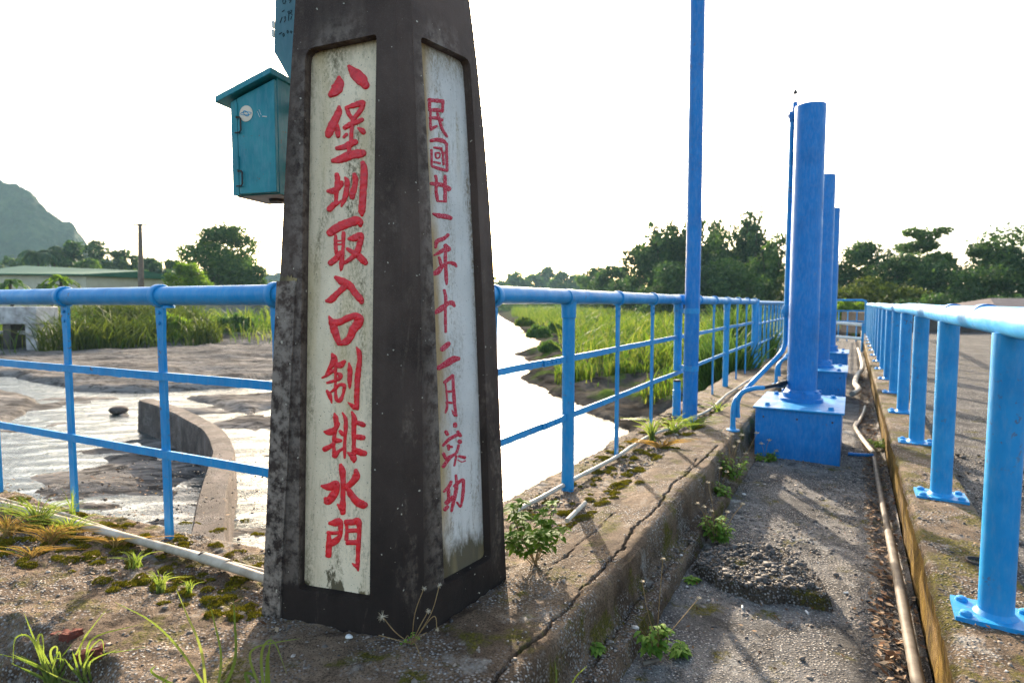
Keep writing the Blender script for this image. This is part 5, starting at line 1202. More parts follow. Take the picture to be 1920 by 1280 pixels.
# ================================================================== small plants
class LeafB:
    """collects leaves, blades and stems of one plant"""
    def __init__(s): s.v = []; s.f = []; s.st = MB(); s.hd = MB()
    def leaf(s, p, d, L, W, droop=0.3, n=3):
        d = d.normalized(); side = d.cross(Vector((0, 0, 1)))
        side = side.normalized() if side.length > 1e-3 else Vector((1, 0, 0)); nrm = side.cross(d); o = len(s.v)
        prof = [(0, 0.12), (0.3, 0.9), (0.6, 0.8), (1.0, 0.02)]
        for u, wq in prof:
            c = p + d * (L * u) - Vector((0, 0, 1)) * (droop * L * u * u); c2 = c + nrm * (0.18 * W * wq)
            s.v += [tuple(c2 - side * (W * wq / 2)), tuple(c), tuple(c2 + side * (W * wq / 2))]
        for i in range(3):
            for k in range(2): s.f.append((o + i * 3 + k, o + i * 3 + k + 1, o + (i + 1) * 3 + k + 1, o + (i + 1) * 3 + k))
    def blade(s, pts, w):
        pts = [Vector(q) for q in curve([tuple(p) for p in pts], 5)]; o = len(s.v); n = len(pts)
        for i, p in enumerate(pts):
            t = (pts[min(i + 1, n - 1)] - pts[max(i - 1, 0)]).normalized(); side = t.cross(Vector((0.2, -1, 0.15))).normalized()
            ww = w * (1 - (i / (n - 1)) ** 2.2) + 0.0004; nn = side.cross(t)
            s.v += [tuple(p - side * ww / 2 + nn * ww * 0.2), tuple(p), tuple(p + side * ww / 2 + nn * ww * 0.2)]
        for i in range(n - 1):
            for k in range(2): s.f.append((o + i * 3 + k, o + i * 3 + k + 1, o + (i + 1) * 3 + k + 1, o + (i + 1) * 3 + k))
    def done(s, name, label, cat, loc, mleaf, mstem=None, part='leaves', group=None, mhead=None):
        t = thing(name, label, cat, loc, group)
        if s.v: obj(part, MB().add(s.v, s.f), mleaf, t, ang=0)
        if s.st.v: obj('stems', s.st, mstem or M_STEM, t, ang=0)
        if s.hd.v: obj('seed_heads', s.hd, mhead or M_TUFT, t, ang=0)
        return t
def vrand(a=1.0): return Vector((rnd.gauss(0, a), rnd.gauss(0, a), rnd.gauss(0, a)))
# glossy shrub at the pillar's right foot
B = LeafB(); bp_ = P(1003, 1056); bp_.z = zdeck(bp_)
for k in range(14):
    a = rnd.uniform(0, 6.28); l_ = rnd.uniform(0.13, 0.28); out = rnd.uniform(0.02, 0.16)
    tip = bp_ + Vector((cos(a) * out, sin(a) * out * 0.8 - 0.0, l_ * (1 - out * 1.6))); mid = bp_.lerp(tip, 0.5) + Vector((cos(a) * out * 0.25, 0, 0.02))
    stem = [Vector(q) for q in curve([tuple(bp_ + vrand(0.008) * 0.5), tuple(mid), tuple(tip)], 5)]; B.st.tube(stem, [0.0025 * (1 - 0.6 * i / len(stem)) for i in range(len(stem))], 5)
    for i in range(3, len(stem)):
        for sgn in (0, 1):
            b = rnd.uniform(0, 3.1) + pi * sgn; d = Vector((cos(b), sin(b), rnd.uniform(-0.05, 0.6))); L = rnd.uniform(0.034, 0.062); B.leaf(stem[i], d, L, L * 0.48, 0.35)
    for q in range(5):
        b = q * 1.26 + rnd.random(); B.leaf(stem[-1], Vector((cos(b), sin(b), 0.7)), rnd.uniform(0.036, 0.06), 0.024, 0.5)
B.done('leafy_shrub', 'bright green leafy shrub growing at the right foot of the inscribed pillar', 'shrub', bp_, M_SHRUB)
# dry seed-head weed at the front corner of the pillar
B = LeafB(); b0_ = P(772, 1205); b0_.z = zdeck(b0_)
for (ex_, ey_, mx, my, hd) in ((795, 1102, 778, 1150, 1), (824, 1097, 808, 1150, 1), (717, 1155, 742, 1185, 2), (803, 1145, 785, 1178, 1), (820, 1180, 812, 1155, 0.8), (792, 1242, 778, 1212, 0), (710, 1190, 740, 1198, 0), (760, 1200, 765, 1195, 0), (800, 1185, 788, 1192, 0)):
    e = Q(ex_, ey_, b0_.y - 0.02); m_ = Q(mx, my, b0_.y - 0.03)
    if ey_ > 1190: e = P(ex_, ey_); e.z = zdeck(e) + 0.006; m_ = P(mx, my); m_.z = zdeck(m_) + 0.012
    B.st.tube([Vector(q) for q in curve([tuple(b0_), tuple(m_), tuple(e)], 6)], 0.0013, 5)
    if hd:
        for q in range(26): d = vrand().normalized(); B.hd.tube([e, e + d * 0.0085 * hd], [0.0011, 0.0003], 3)
for k in range(16):
    a = rnd.uniform(0, 6.28); B.leaf(b0_ + vrand(0.012) + Vector((0, 0, 0.012)), Vector((cos(a), sin(a), 0.5)), rnd.uniform(0.012, 0.022), 0.009)
B.done('dry_weed', 'dry weed with pale seed heads at the front corner of the pillar foot', 'weed', b0_, M_WEED)
def weed(px, py, z, w, h, heads, label, n=14, mat=None, zf=None, leafL=0.03):
    B = LeafB(); b = P(px, py, z)
    if zf: b.z = zf(b)
    for k in range(int(n * 1.5)):
        a = rnd.uniform(0, 6.28); r = w * math.sqrt(rnd.random()); s0_ = b + Vector((cos(a) * r * 0.6, sin(a) * r * 0.6, 0)); hh = h * rnd.uniform(0.25, 0.6)
        tip = s0_ + Vector((cos(a) * r * 0.5, sin(a) * r * 0.5, hh)); B.st.tube([s0_, s0_.lerp(tip, 0.5) + vrand(0.004), tip], 0.0012, 4)
        for q in range(9):
            c = s0_.lerp(tip, rnd.random()); t = rnd.uniform(0, 6.28); L = leafL * rnd.uniform(0.6, 1.5); B.leaf(c, Vector((cos(t), sin(t), rnd.uniform(-0.1, 0.5))), L, L * 0.55, 0.4)
    for hx_, hy_ in heads:
        e = Q(hx_, hy_, b.y + rnd.uniform(-0.05, 0.05)); s0_ = b + vrand(0.012); s0_.z = b.z; m_ = s0_.lerp(e, 0.55) + vrand(0.008)
        B.st.tube([Vector(q) for q in curve([tuple(s0_), tuple(m_), tuple(e)], 5)], 0.0014, 5)
        sz = 0.0042 * b.y
        for q in range(24): d = vrand().normalized(); d.z = abs(d.z) * 0.8 + 0.2 * d.z; B.hd.tube([e, e + d * sz * 1.15], [0.0022, 0.0006], 3)
    return B.done('flowering_weed', label, 'weed', b, mat or M_WEED, group='weeds rooted along the walkway kerb')
weed(1370, 895, -0.16, 0.10, 0.26, [(1352, 808), (1362, 822), (1376, 838), (1391, 816), (1384, 828), (1419, 812), (1398, 850), (1372, 815)], 'tallest flowering weed, with many pale heads, just in front of the nearest hoist', 22)
weed(1352, 930, -0.18, 0.06, 0.14, [(1350, 878), (1362, 885)], 'small weed between the tall flowering weed and the weed by the pebbly patch', 10)
weed(1343, 1010, -0.20, 0.07, 0.22, [(1328, 905), (1307, 944), (1334, 958), (1364, 960), (1393, 945), (1320, 950)], 'weed with spreading pale heads at the top left of the pebbly patch', 20)
weed(1228, 1222, ZF + 0.02, 0.045, 0.17, [(1243, 1048), (1204, 1090), (1310, 1121)], 'weed with three long stalks at the foot of the kerb, lower part of the walkway', 14)
weed(1275, 1222, ZF, 0.03, 0.05, [], 'tiny leafy sprig on the walkway floor right of the three-stalked weed', 7)
weed(1436, 864, ZF, 0.07, 0.13, [(1428, 832), (1442, 826), (1456, 846)], 'low weed against the lower left corner of the nearest hoist box', 14)
weed(1652, 838, ZF, 0.08, 0.12, [], 'small leafy weed between the pale pipe and the mossy right kerb', 12, M_SHRUB)
weed(1115, 1218, -0.155, 0.014, 0.03, [], 'tiny sprout on the narrow ledge below the cracked kerb', 4)
weed(1297, 1090, ZF, 0.018, 0.03, [], 'tiny sprout at the lower left edge of the pebbly patch', 4)
weed(28, 962, 0.0, 0.05, 0.16, [], 'upright small-leaved weed by the conduits at the left edge', 10, M_SHRUB, zdeck, 0.016)
def tuft(px, py, z, blades, label, mat, w=0.006, zf=None, name='grass_tuft', grp='grass tufts on the concrete'):
    B = LeafB(); b = hitdeck(px, py) if zf == 'hit' else P(px, py, z)
    if zf and zf != 'hit': b.z = zf(b)
    for pts in blades:
        base_ = b + Vector((rnd.gauss(0, 0.012), rnd.gauss(0, 0.01), -0.01)); ys_ = rnd.uniform(-0.05, 0.05)
        B.blade([base_] + [Q(x, y, b.y + ys_ * (i + 1) / len(pts)) for i, (x, y) in enumerate(pts)], w * rnd.uniform(0.7, 1.2))
    return B.done(name, label, 'grass', b, mat, part='blades', group=grp)
def rblades(px, py, n, sp, h):
    out = []
    for _ in range(n):
        q = rnd.gauss(0, 1); hh = h * rnd.uniform(0.5, 1.1); x1 = px + q * sp * 0.4; x2 = px + q * sp * rnd.uniform(0.8, 1.5)
        out.append([(x1, py - hh * 0.6), (x2, py - hh * rnd.uniform(0.75, 1.0))])
    return out
ZB = -0.22
tuft(105, 1278, ZB, [[(70, 1210), (45, 1148)], [(62, 1200), (30, 1195), (24, 1245)], [(72, 1205), (80, 1192), (84, 1262)], [(95, 1225), (108, 1215), (92, 1280)], [(70, 1250), (35, 1235)], [(120, 1240), (100, 1232)], [(85, 1230), (76, 1206)], [(140, 1230), (165, 1180)], [(60, 1262), (20, 1240)], [(100, 1250), (112, 1221), (114, 1262)]] + rblades(100, 1300, 12, 45, 95),
     'pale green grass tuft with curled blades at the lower left corner', M_GRASS, 0.0065, 'hit')
tuft(158, 1276, ZB, [[(150, 1215), (200, 1140)], [(170, 1200), (262, 1170)], [(165, 1225), (190, 1198), (196, 1230)], [(170, 1240), (225, 1215)], [(140, 1232), (135, 1220)], [(160, 1235), (178, 1232), (184, 1250)]] + rblades(150, 1300, 8, 30, 80),
     'grass tuft with one long arching blade right of the curled tuft', M_GRASS, 0.006, 'hit')
tuft(400, 1310, 0, [[(340, 1220), (285, 1165), (215, 1128)], [(378, 1220), (350, 1150), (330, 1102)], [(415, 1235), (403, 1170), (394, 1135)], [(440, 1240), (440, 1160), (437, 1120)], [(292, 1265), (291, 1246)], [(312, 1290), (316, 1262)]],
     'sparse tall grass with one long blade arching left below the pillar', M_GRASS, 0.0065)
tuft(500, 1310, 0, [[(503, 1240), (509, 1190)], [(500, 1245), (501, 1222)], [(470, 1240), (478, 1214), (520, 1203), (564, 1196)], [(490, 1240), (497, 1206), (515, 1204), (538, 1263)], [(460, 1265), (478, 1268), (490, 1310)]],
     'tall grass with a bent blade below the left panel of the pillar', M_GRASS, 0.007)
tuft(1050, 1330, -0.16, [[(1043, 1270), (1040, 1236)], [(1075, 1275), (1100, 1248)], [(1020, 1270), (1015, 1245)]], 'three thin grass blades on the ledge at the bottom edge', M_GRASS, 0.005)
for px, py, n, sp, h, lb, m in ((1222, 822, 26, 26, 46, 'tall grass tuft at the foot of the thin railing post nearest the white pipe bend', M_GRASS), (1262, 808, 24, 34, 34, 'bright grass clump between the thin post and the tall pole', M_GRASS), (1300, 800, 22, 28, 26, 'low grass clump just right of the tall pole foot', M_GRASS), (1348, 770, 16, 22, 18, 'small grass patch beyond the tall pole along the railing', M_GRASS),
                              (1240, 835, 22, 40, 14, 'dry reddish grass in front of the bright grass clump', M_DRY)):
    tuft(px, py, 0, rblades(px, py, n, sp, h), lb, m, 0.008, zdeck)
for px, py, n, sp, h, lb, m in ((70, 985, 46, 60, 55, 'thick mixed grass clump at the left edge by the conduits', M_GRASS), (95, 1012, 44, 60, 34, 'dry orange grass clump in front of the left conduits', M_DRY), (15, 1000, 34, 45, 40, 'dry grass at the far left edge', M_DRY), (130, 1000, 30, 45, 40, 'light green grass leaning over the thick conduit', M_GRASS),
                              (215, 1020, 24, 50, 18, 'low dry grass beside the second left railing post', M_DRY), (300, 1100, 14, 24, 34, 'small grass sprout in the middle of the mossy strip', M_GRASS), (355, 1108, 8, 12, 26, 'thin grass sprout close to the pillar on the mossy strip', M_GRASS), (255, 1060, 12, 20, 30, 'little grass sprout under the thick conduit', M_GRASS), (60, 1040, 18, 60, 20, 'low dry grass at the left edge of the sunlit block', M_DRY), (135, 968, 7, 14, 60, 'few long grass blades by the first left railing post', M_GRASS)):
    tuft(px, py, 0, rblades(px, py, n * 2, sp * 0.8, h), lb, m, 0.003, zdeck)

# ================================================================== reeds and bank grass
def reeds(name, pts, hmin, hmax, wid, mat, lean=0.25, seg=3):
    n = len(pts); h = nprng.uniform(hmin, hmax, n) * (0.62 + 0.75 * np.clip(0.5 + fbm(pts[:, 0], pts[:, 1], 0.55, 3), 0, 1)); a = nprng.uniform(0, 6.28, n); l_ = nprng.uniform(0.05, lean, n) * h * 1.4
    dx = np.stack([np.cos(a), np.sin(a), 0 * a], -1); b = nprng.uniform(0, 6.28, n); sd_ = np.stack([np.cos(b), np.sin(b), 0 * b], -1)
    w_ = wid * nprng.uniform(0.6, 1.3, n); V_ = []
    for u, ww in ((0, 0.8), (0.5, 1.0), (0.82, 0.7), (1.0, 0.06)):
        c = pts + dx * (l_ * u ** 2)[:, None] + np.stack([0 * h, 0 * h, h * (u - 0.18 * u ** 3)], -1)
        V_ += [c - sd_ * (w_ * ww / 2)[:, None], c + sd_ * (w_ * ww / 2)[:, None]]
    v = np.stack(V_, 1).reshape(-1, 3); k = np.arange(n)[:, None, None] * 8; q = np.array([[0, 1, 3, 2], [2, 3, 5, 4], [4, 5, 7, 6]])[None] + k
    return trimesh(name, v, q.reshape(-1, 4), mat, True)
def bankz(x, y):
    dl = polydist(x, y, LANDL); dr = polydist(x, y, LANDR); z = np.full(x.shape, ZW)
    z = np.where(dr < 0, ZW + np.minimum(0.55, -dr * 0.16), z); return np.where(dl < 0, ZW + np.minimum(0.75, -dl * 0.13), z)
def region(n, poly, land, inset, ypow=1.0):
    xs = [p[0] for p in poly]; ys_ = [p[1] for p in poly]; x = nprng.uniform(min(xs), max(xs), n * 4); y = min(ys_) + (max(ys_) - min(ys_)) * nprng.uniform(0, 1, n * 4) ** ypow
    k = (polydist(x, y, poly) < 0) & (polydist(x, y, land) < -inset - 1.2 * (fbm(x, y, 0.35, 3))); x, y = x[k][:n], y[k][:n]
    return np.stack([x, y, bankz(x, y) - 0.05], -1)
def clumpy(p, sc, cut): k = fbm(p[:, 0], p[:, 1], sc, 3) > cut + nprng.normal(0, 0.12, len(p)); return p[k]
RB = pz([(985, 668), (1010, 645), (1000, 620), (960, 596), (960, 586), (1700, 586), (1700, 640), (1500, 690), (1330, 706), (1180, 702), (1060, 692)], -0.9)
sS_ = lambda p: CA * p[:, 0] - SA * p[:, 1]
p = region(48000, RB, LANDR, 1.7, 1.5); p = p[(sS_(p) < -2.2)]
o = reeds('reed_bed', p, 0.45, 1.25, 0.04, M_REED, 0.75); struct(o, 'stuff')
RB2 = pz([(1040, 740), (1120, 760), (1230, 790), (1340, 790), (1500, 690), (1180, 690), (1040, 690)], -0.9)
p = region(12000, RB2, LANDR, 0.7, 1.0); p = clumpy(p[sS_(p) < -1.75], 0.8, 0.0)
o = reeds('bank_grass', p, 0.15, 0.5, 0.03, M_REED); struct(o, 'stuff')
# tall dark clump right behind the railing
def tallclump(px, py, Y, n, r, h, label, mat):
    c = Q(px, py, Y); c.z = -0.9; a = nprng.uniform(0, 6.28, n); q = np.sqrt(nprng.uniform(0, 1, n)) * r; pts = np.stack([c.x + q * np.cos(a), c.y + q * np.sin(a) * 1.3, np.full(n, -0.9)], -1)
    o = reeds('reed_clump', pts, h * 0.6, h * 1.05, 0.03, mat); me = o.data; me.transform(Matrix.Translation(-c)); o.location = c; tag(o, label, 'reeds', 'tall reed clumps by the railing')
tallclump(1352, 640, 9.5, 1500, 0.38, 1.95, 'darker tall reed clump seen just right of the tall pole through the railing', M_LMID)
tallclump(1398, 640, 11.5, 1300, 0.45, 1.95, 'darker tall reed clump behind the last big posts of the walkway railing', M_LMID)
LB_ = pz([(-500, 690), (-100, 672), (80, 668), (300, 655), (560, 645), (760, 625), (920, 600), (900, 588), (-900, 600)], -0.95)
p = region(42000, LB_, LANDL, 0.3, 1.0); o = reeds('bank_grass', p, 0.4, 1.3, 0.045, M_REED, 0.7); struct(o, 'stuff')
LB2 = pz([(70, 668), (300, 655), (420, 640), (330, 622), (80, 628)], -0.95)
p = region(14000, LB2, LANDL, 0.4, 1.0); p = clumpy(p, 0.35, -0.1); o = reeds('tall_bank_grass', p, 0.8, 1.8, 0.045, M_LOLV, 0.7); struct(o, 'stuff')
NB = 0
for px, py, r, lb in ((1010, 634, 0.72, 'rounded dark bush at the water edge of the reed bank'), (1052, 626, 0.8, 'second rounded bush just right of the dark one on the reed bank'), (985, 612, 0.9, 'small bush at the far left tip of the reed bank'), (1100, 618, 1.1, 'bush in the reed bank left of the first thin railing post'), (1135, 632, 0.7, 'low bush in the reed bank behind the first thin railing post'),
                      (1075, 606, 1.5, 'far mound of shrubs at the back of the reed bank, left part'), (1150, 606, 1.6, 'far mound of shrubs at the back of the reed bank, middle'), (1205, 640, 0.7, 'low bush between the two thin railing posts'), (1235, 615, 1.2, 'bush behind the second thin railing post'), (1180, 660, 0.5, 'small bush at the front of the reed bank'), (1330, 612, 1.2, 'bush on the reed bank right of the tall pole'), (1030, 660, 0.45, 'small bush above the mud bank by the water')):
    NB += 1; c = P(px, py, -0.8); n = int(2600 * max(0.6, r)); d = nprng.standard_normal((n, 3)); d /= np.linalg.norm(d, axis=1)[:, None]; d[:, 2] = abs(d[:, 2]); q = d * (r * nprng.uniform(0.6, 1, n) ** 0.5 * (0.8 + 0.55 * fbm(d[:, 0] * 2 + px, d[:, 1] * 2 + d[:, 2] * 2, 1.3, 3)))[:, None]
    o = reeds('river_bush', q * np.array([1, 1, 0.8]), 0.15, 0.34, 0.05, (M_LMID, M_REED, M_LBRT, M_LOLV)[NB * 7 % 4 if NB > 2 else 0]); o.location = c; tag(o, lb, 'bush', 'bushes on the reed bank')

NL = 0
for px, py, r, lb in ((110, 640, 1.3, 'olive shrub on the left bank beside the old whitewashed sluice'), (165, 636, 1.0, 'shrub on the left bank between the first two railing posts'), (215, 640, 1.2, 'rounded shrub on the left bank left of the second railing post'), (255, 632, 0.9, 'small shrub on the left bank just left of the second railing post'), (325, 634, 1.1, 'shrub on the left bank right of the second railing post'), (380, 628, 0.9, 'small bright shrub in front of the grey boundary wall'), (445, 626, 1.1, 'shrub on the left bank close to the pillar edge')):
    NL += 1; c = P(px, py, -0.75); n = 3000; d = nprng.standard_normal((n, 3)); d /= np.linalg.norm(d, axis=1)[:, None]; d[:, 2] = abs(d[:, 2])
    q = d * (r * nprng.uniform(0.6, 1, n) ** 0.5 * (0.8 + 0.55 * fbm(d[:, 0] * 2 + px, d[:, 1] * 2 + d[:, 2] * 2, 1.3, 3)))[:, None]
    o = reeds('bank_shrub', q * np.array([1, 1, 0.95]), 0.2, 0.45, 0.08, (M_LOLV, M_LMID, M_LBRT)[NL % 3], 0.5); o.location = c; tag(o, lb, 'shrub', 'shrubs on the left bank')

# ================================================================== trees
def crown_mesh(blobs, n, size, sag=0.0, seed=0, flat=1.0):
    r_ = np.random.default_rng(seed); wts = np.array([b[3] * b[4] + b[3] * b[5] for b in blobs]); idx = r_.choice(len(blobs), n, p=wts / wts.sum()); bl = np.array(blobs)[idx]
    d = r_.standard_normal((n, 3)); d /= np.linalg.norm(d, axis=1)[:, None]
    rad_ = r_.uniform(0.35, 1.0, n) ** 0.5 * (1 + 0.18 * r_.standard_normal(n))
    c = bl[:, :3] + d * bl[:, 3:6] * rad_[:, None]
    nn = r_.standard_normal((n, 3)) * 0.8 + d * 0.7 + np.array([0, 0, 0.5]); nn /= np.linalg.norm(nn, axis=1)[:, None]
    t = np.cross(nn, r_.standard_normal((n, 3))); t /= np.linalg.norm(t, axis=1)[:, None] + 1e-9; t[:, 2] -= sag; b = np.cross(nn, t)
    L = size * r_.uniform(0.6, 1.5, n)[:, None]; W_ = L * r_.uniform(0.35, 0.7, (n, 1))
    v = np.stack([c - t * L * 0.5, c + b * W_ * 0.5 + nn * L * 0.08, c + t * L * 0.5, c - b * W_ * 0.5 + nn * L * 0.08], 1).reshape(-1, 3)
    return v, np.arange(n * 4).reshape(-1, 4)
def tree(px, top, wpx, Y, label, mat, seed, base_z=-0.4, leaves=4200, size=None, kind='round', name='tree', group=None, low=0.12, cat='tree', sag=0.0):
    r_ = random.Random(seed); c = Q(px, 560, Y); c.z = base_z; zt = Q(px, top, Y).z; gk = 1.10 if group == G2 and kind == 'round' else 1.0; H = (zt - base_z) * {'round': 1.05, 'spread': 1.04, 'bamboo': 1.16}[kind] * gk; zt = base_z + H; W_ = wpx / F * Y * 1.08 * (1.22 if gk > 1 else 1); size = size or max(0.10, Y * 0.0052)
    root = thing(name, label, cat, c, group); bl = []
    if kind == 'round':
        for k in range(46):
            f = r_.uniform(low, 1.0); env = math.sqrt(max(0.03, 1 - ((f - 0.5) / 0.52) ** 2)) if f > 0.5 else 0.55 + 0.45 * f / 0.5
            a = r_.uniform(0, 6.28); q = r_.uniform(0.25, 0.92) * env * W_ / 2; rr_ = W_ * r_.uniform(0.11, 0.20) * (1.15 - 0.35 * f)
            z = base_z + H * f - rr_ * 0.7
            bl.append((c.x + cos(a) * q, c.y + sin(a) * q, z, rr_, rr_, rr_ * r_.uniform(0.6, 0.9)))
        bl.append((c.x, c.y, base_z + H * 0.45, W_ * 0.28, W_ * 0.28, H * 0.34))
        bl.append((c.x + W_ * r_.uniform(-0.12, 0.12), c.y, zt - W_ * 0.1, W_ * 0.13, W_ * 0.13, W_ * 0.10))
    elif kind == 'spread':
        for k in range(22):
            f = r_.choice([0.35, 0.5, 0.68, 0.84, 0.97]) + r_.uniform(-0.05, 0.03); a = r_.uniform(0, 6.28); q = r_.uniform(0.2, 0.95) * W_ / 2 * (1.15 - 0.55 * f)
            rr_ = W_ * r_.uniform(0.12, 0.2); bl.append((c.x + cos(a) * q, c.y + sin(a) * q, base_z + H * f - rr_ * 0.3, rr_, rr_, rr_ * 0.42))
        bl.append((c.x, c.y, base_z + H * 0.4, W_ * 0.2, W_ * 0.2, H * 0.3))
    elif kind == 'bamboo':
        for k in range(46):
            a = r_.uniform(0, 6.28); lean = r_.uniform(0.05, 1.0); hh = H * r_.uniform(0.6, 1.02) * (1 - 0.2 * lean)
            for q in range(9):
                u = 0.3 + 0.7 * q / 8; rr_ = W_ * (0.10 - 0.055 * u) + 0.15
                x = lean * W_ * 0.42 * u ** 1.7; z = hh * (u - 0.16 * lean * u ** 4)
                bl.append((c.x + cos(a) * x, c.y + sin(a) * x, base_z + z, rr_, rr_, rr_ * 1.1))
    v, f = crown_mesh(bl, int(leaves * (2.1 if kind == 'round' else 1.5)), size * 1.15, sag, seed); me_o = trimesh('crown', v - np.array(c)[None], f, mat, False); me_o.parent = root
    mb = MB(); tr_ = max(0.06, W_ * 0.028); tp_ = c + Vector((r_.gauss(0, 0.1) * W_ * 0.3, 0, H * 0.62))
    if kind == 'bamboo':
        for k in range(9):
            a = r_.uniform(0, 6.28); mb.tube([c + Vector((cos(a), sin(a), 0)) * W_ * 0.05, c + Vector((cos(a) * W_ * 0.1, sin(a) * W_ * 0.1, H * 0.5)), c + Vector((cos(a) * W_ * 0.22, sin(a) * W_ * 0.22, H * 0.85))], [0.05, 0.045, 0.02], 6)
    else:
        mb.tube([c - Vector((0, 0, 0.3)), c.lerp(tp_, 0.5) + Vector((r_.gauss(0, 0.06) * W_, 0, 0)), tp_], [tr_ * 1.2, tr_ * 0.8, tr_ * 0.35], 10)
        for b in bl[:9]:
            e = Vector(b[:3]); s0_ = c.lerp(tp_, r_.uniform(0.4, 0.85)); mb.tube([s0_, s0_.lerp(e, 0.5) + Vector((0, 0, 0.05 * H)), e], [tr_ * 0.4, tr_ * 0.25, tr_ * 0.1], 6)
    obj('trunk', mb, M_TRUNK, root, ang=0); return root
G1 = 'trees along the left bank'; G2 = 'trees beyond the right bank and yard'
tree(418, 428, 150, 62, 'biggest dark tree on the left, right of the utility pole', M_LMID, 1, leaves=9000, kind='round', group=G1, low=0.05)
tree(475, 500, 80, 60, 'lower dark tree at the right skirt of the biggest left tree', M_LMID, 2, leaves=3500, group=G1, low=0.05)
tree(352, 498, 86, 48, 'bright yellow-green bush tree in front of the biggest left tree', M_LBRT, 3, leaves=4500, group=G1, low=0.02)
for i, (px, top, wpx, Y, lb, m) in enumerate(((192, 456, 84, 90, 'rounded dark tree left of the utility pole, tallest of its row', M_LDARK), (236, 472, 78, 92, 'dark tree directly behind the utility pole', M_LDARK), (286, 488, 76, 88, 'dark tree just right of the utility pole', M_LDARK), (326, 492, 60, 95, 'small dark tree between the pole and the biggest left tree', M_LMID),
        (138, 458, 62, 84, 'dark tree behind the right end of the green roof', M_LDARK), (30, 486, 80, 95, 'dark tree far left above the green roof', M_LDARK), (-40, 480, 90, 95, 'dark tree cut by the left edge', M_LDARK), (165, 490, 80, 80, 'lower dark tree between green roof and utility pole', M_LMID), (255, 508, 90, 75, 'low dark bushy tree at the foot of the utility pole', M_LMID), (310, 522, 70, 72, 'low dark bushy tree left of the bright bush tree', M_LMID), (205, 512, 70, 70, 'low dark tree left of the utility pole foot', M_LDARK))):
    tree(px, top, wpx, Y, lb, m, 20 + i, leaves=3400, group=G1, low=0.04)
def palm(px, top, Y, label, seed, r=1.9, mat=None, big=False):
    r_ = random.Random(seed); c = Q(px, 560, Y); c.z = -0.3; zt = Q(px, top, Y).z; root = thing('palm_tree', label, 'palm', c, 'palms and banana plants by the green-roofed shed'); B = LeafB()
    tp_ = c + Vector((r_.gauss(0, 0.2), 0, zt - c.z - r * 0.45))
    for k in range(16 if not big else 10):
        a = r_.uniform(0, 6.28); el = r_.uniform(0.1, 1.1); d = Vector((cos(a) * cos(el), sin(a) * cos(el), sin(el))); pts = [tp_ + d * r * u - Vector((0, 0, 0.75 * r * u * u)) + Vector((0, 0, 0.1)) for u in (0, 0.25, 0.5, 0.75, 1)]
        if big:
            for i in range(4): B.leaf(pts[i], pts[i + 1] - pts[i], r * 0.42, r * 0.3, 0.1)
        else:
            for i in range(4):
                for q in range(5):
                    p = pts[i].lerp(pts[i + 1], q / 5); t = (pts[i + 1] - pts[i]).normalized()
                    for sg in (-1, 1): sd_ = t.cross(Vector((0, 0, 1))) * sg; B.leaf(p, sd_ + t * 0.6 - Vector((0, 0, 0.25)), r * 0.34, r * 0.07, 0.3)
    obj('fronds', MB().add(B.v, B.f), mat or M_LDARK, root, ang=0); obj('trunk', MB().tube([c, c.lerp(tp_, 0.5) + Vector((0.1, 0, 0)), tp_ + Vector((0, 0, 0.1))], [0.16, 0.12, 0.09], 8), M_TRUNK, root)
palm(72, 460, 82, 'taller dark palm above the green roof', 1, 3.0); palm(100, 463, 84, 'second dark palm beside the taller one', 2, 2.8); palm(122, 455, 86, 'right-hand dark palm behind the shed roof', 3, 3.0)
palm(20, 520, 42, 'leafy banana plant in front of the shed at the left edge', 4, 1.3, M_LMID, True); palm(122, 514, 40, 'bright banana plant in front of the right end of the shed', 5, 1.3, M_LBRT, True); palm(92, 528, 40, 'lower banana plant left of the bright one', 6, 1.0, M_LMID, True)
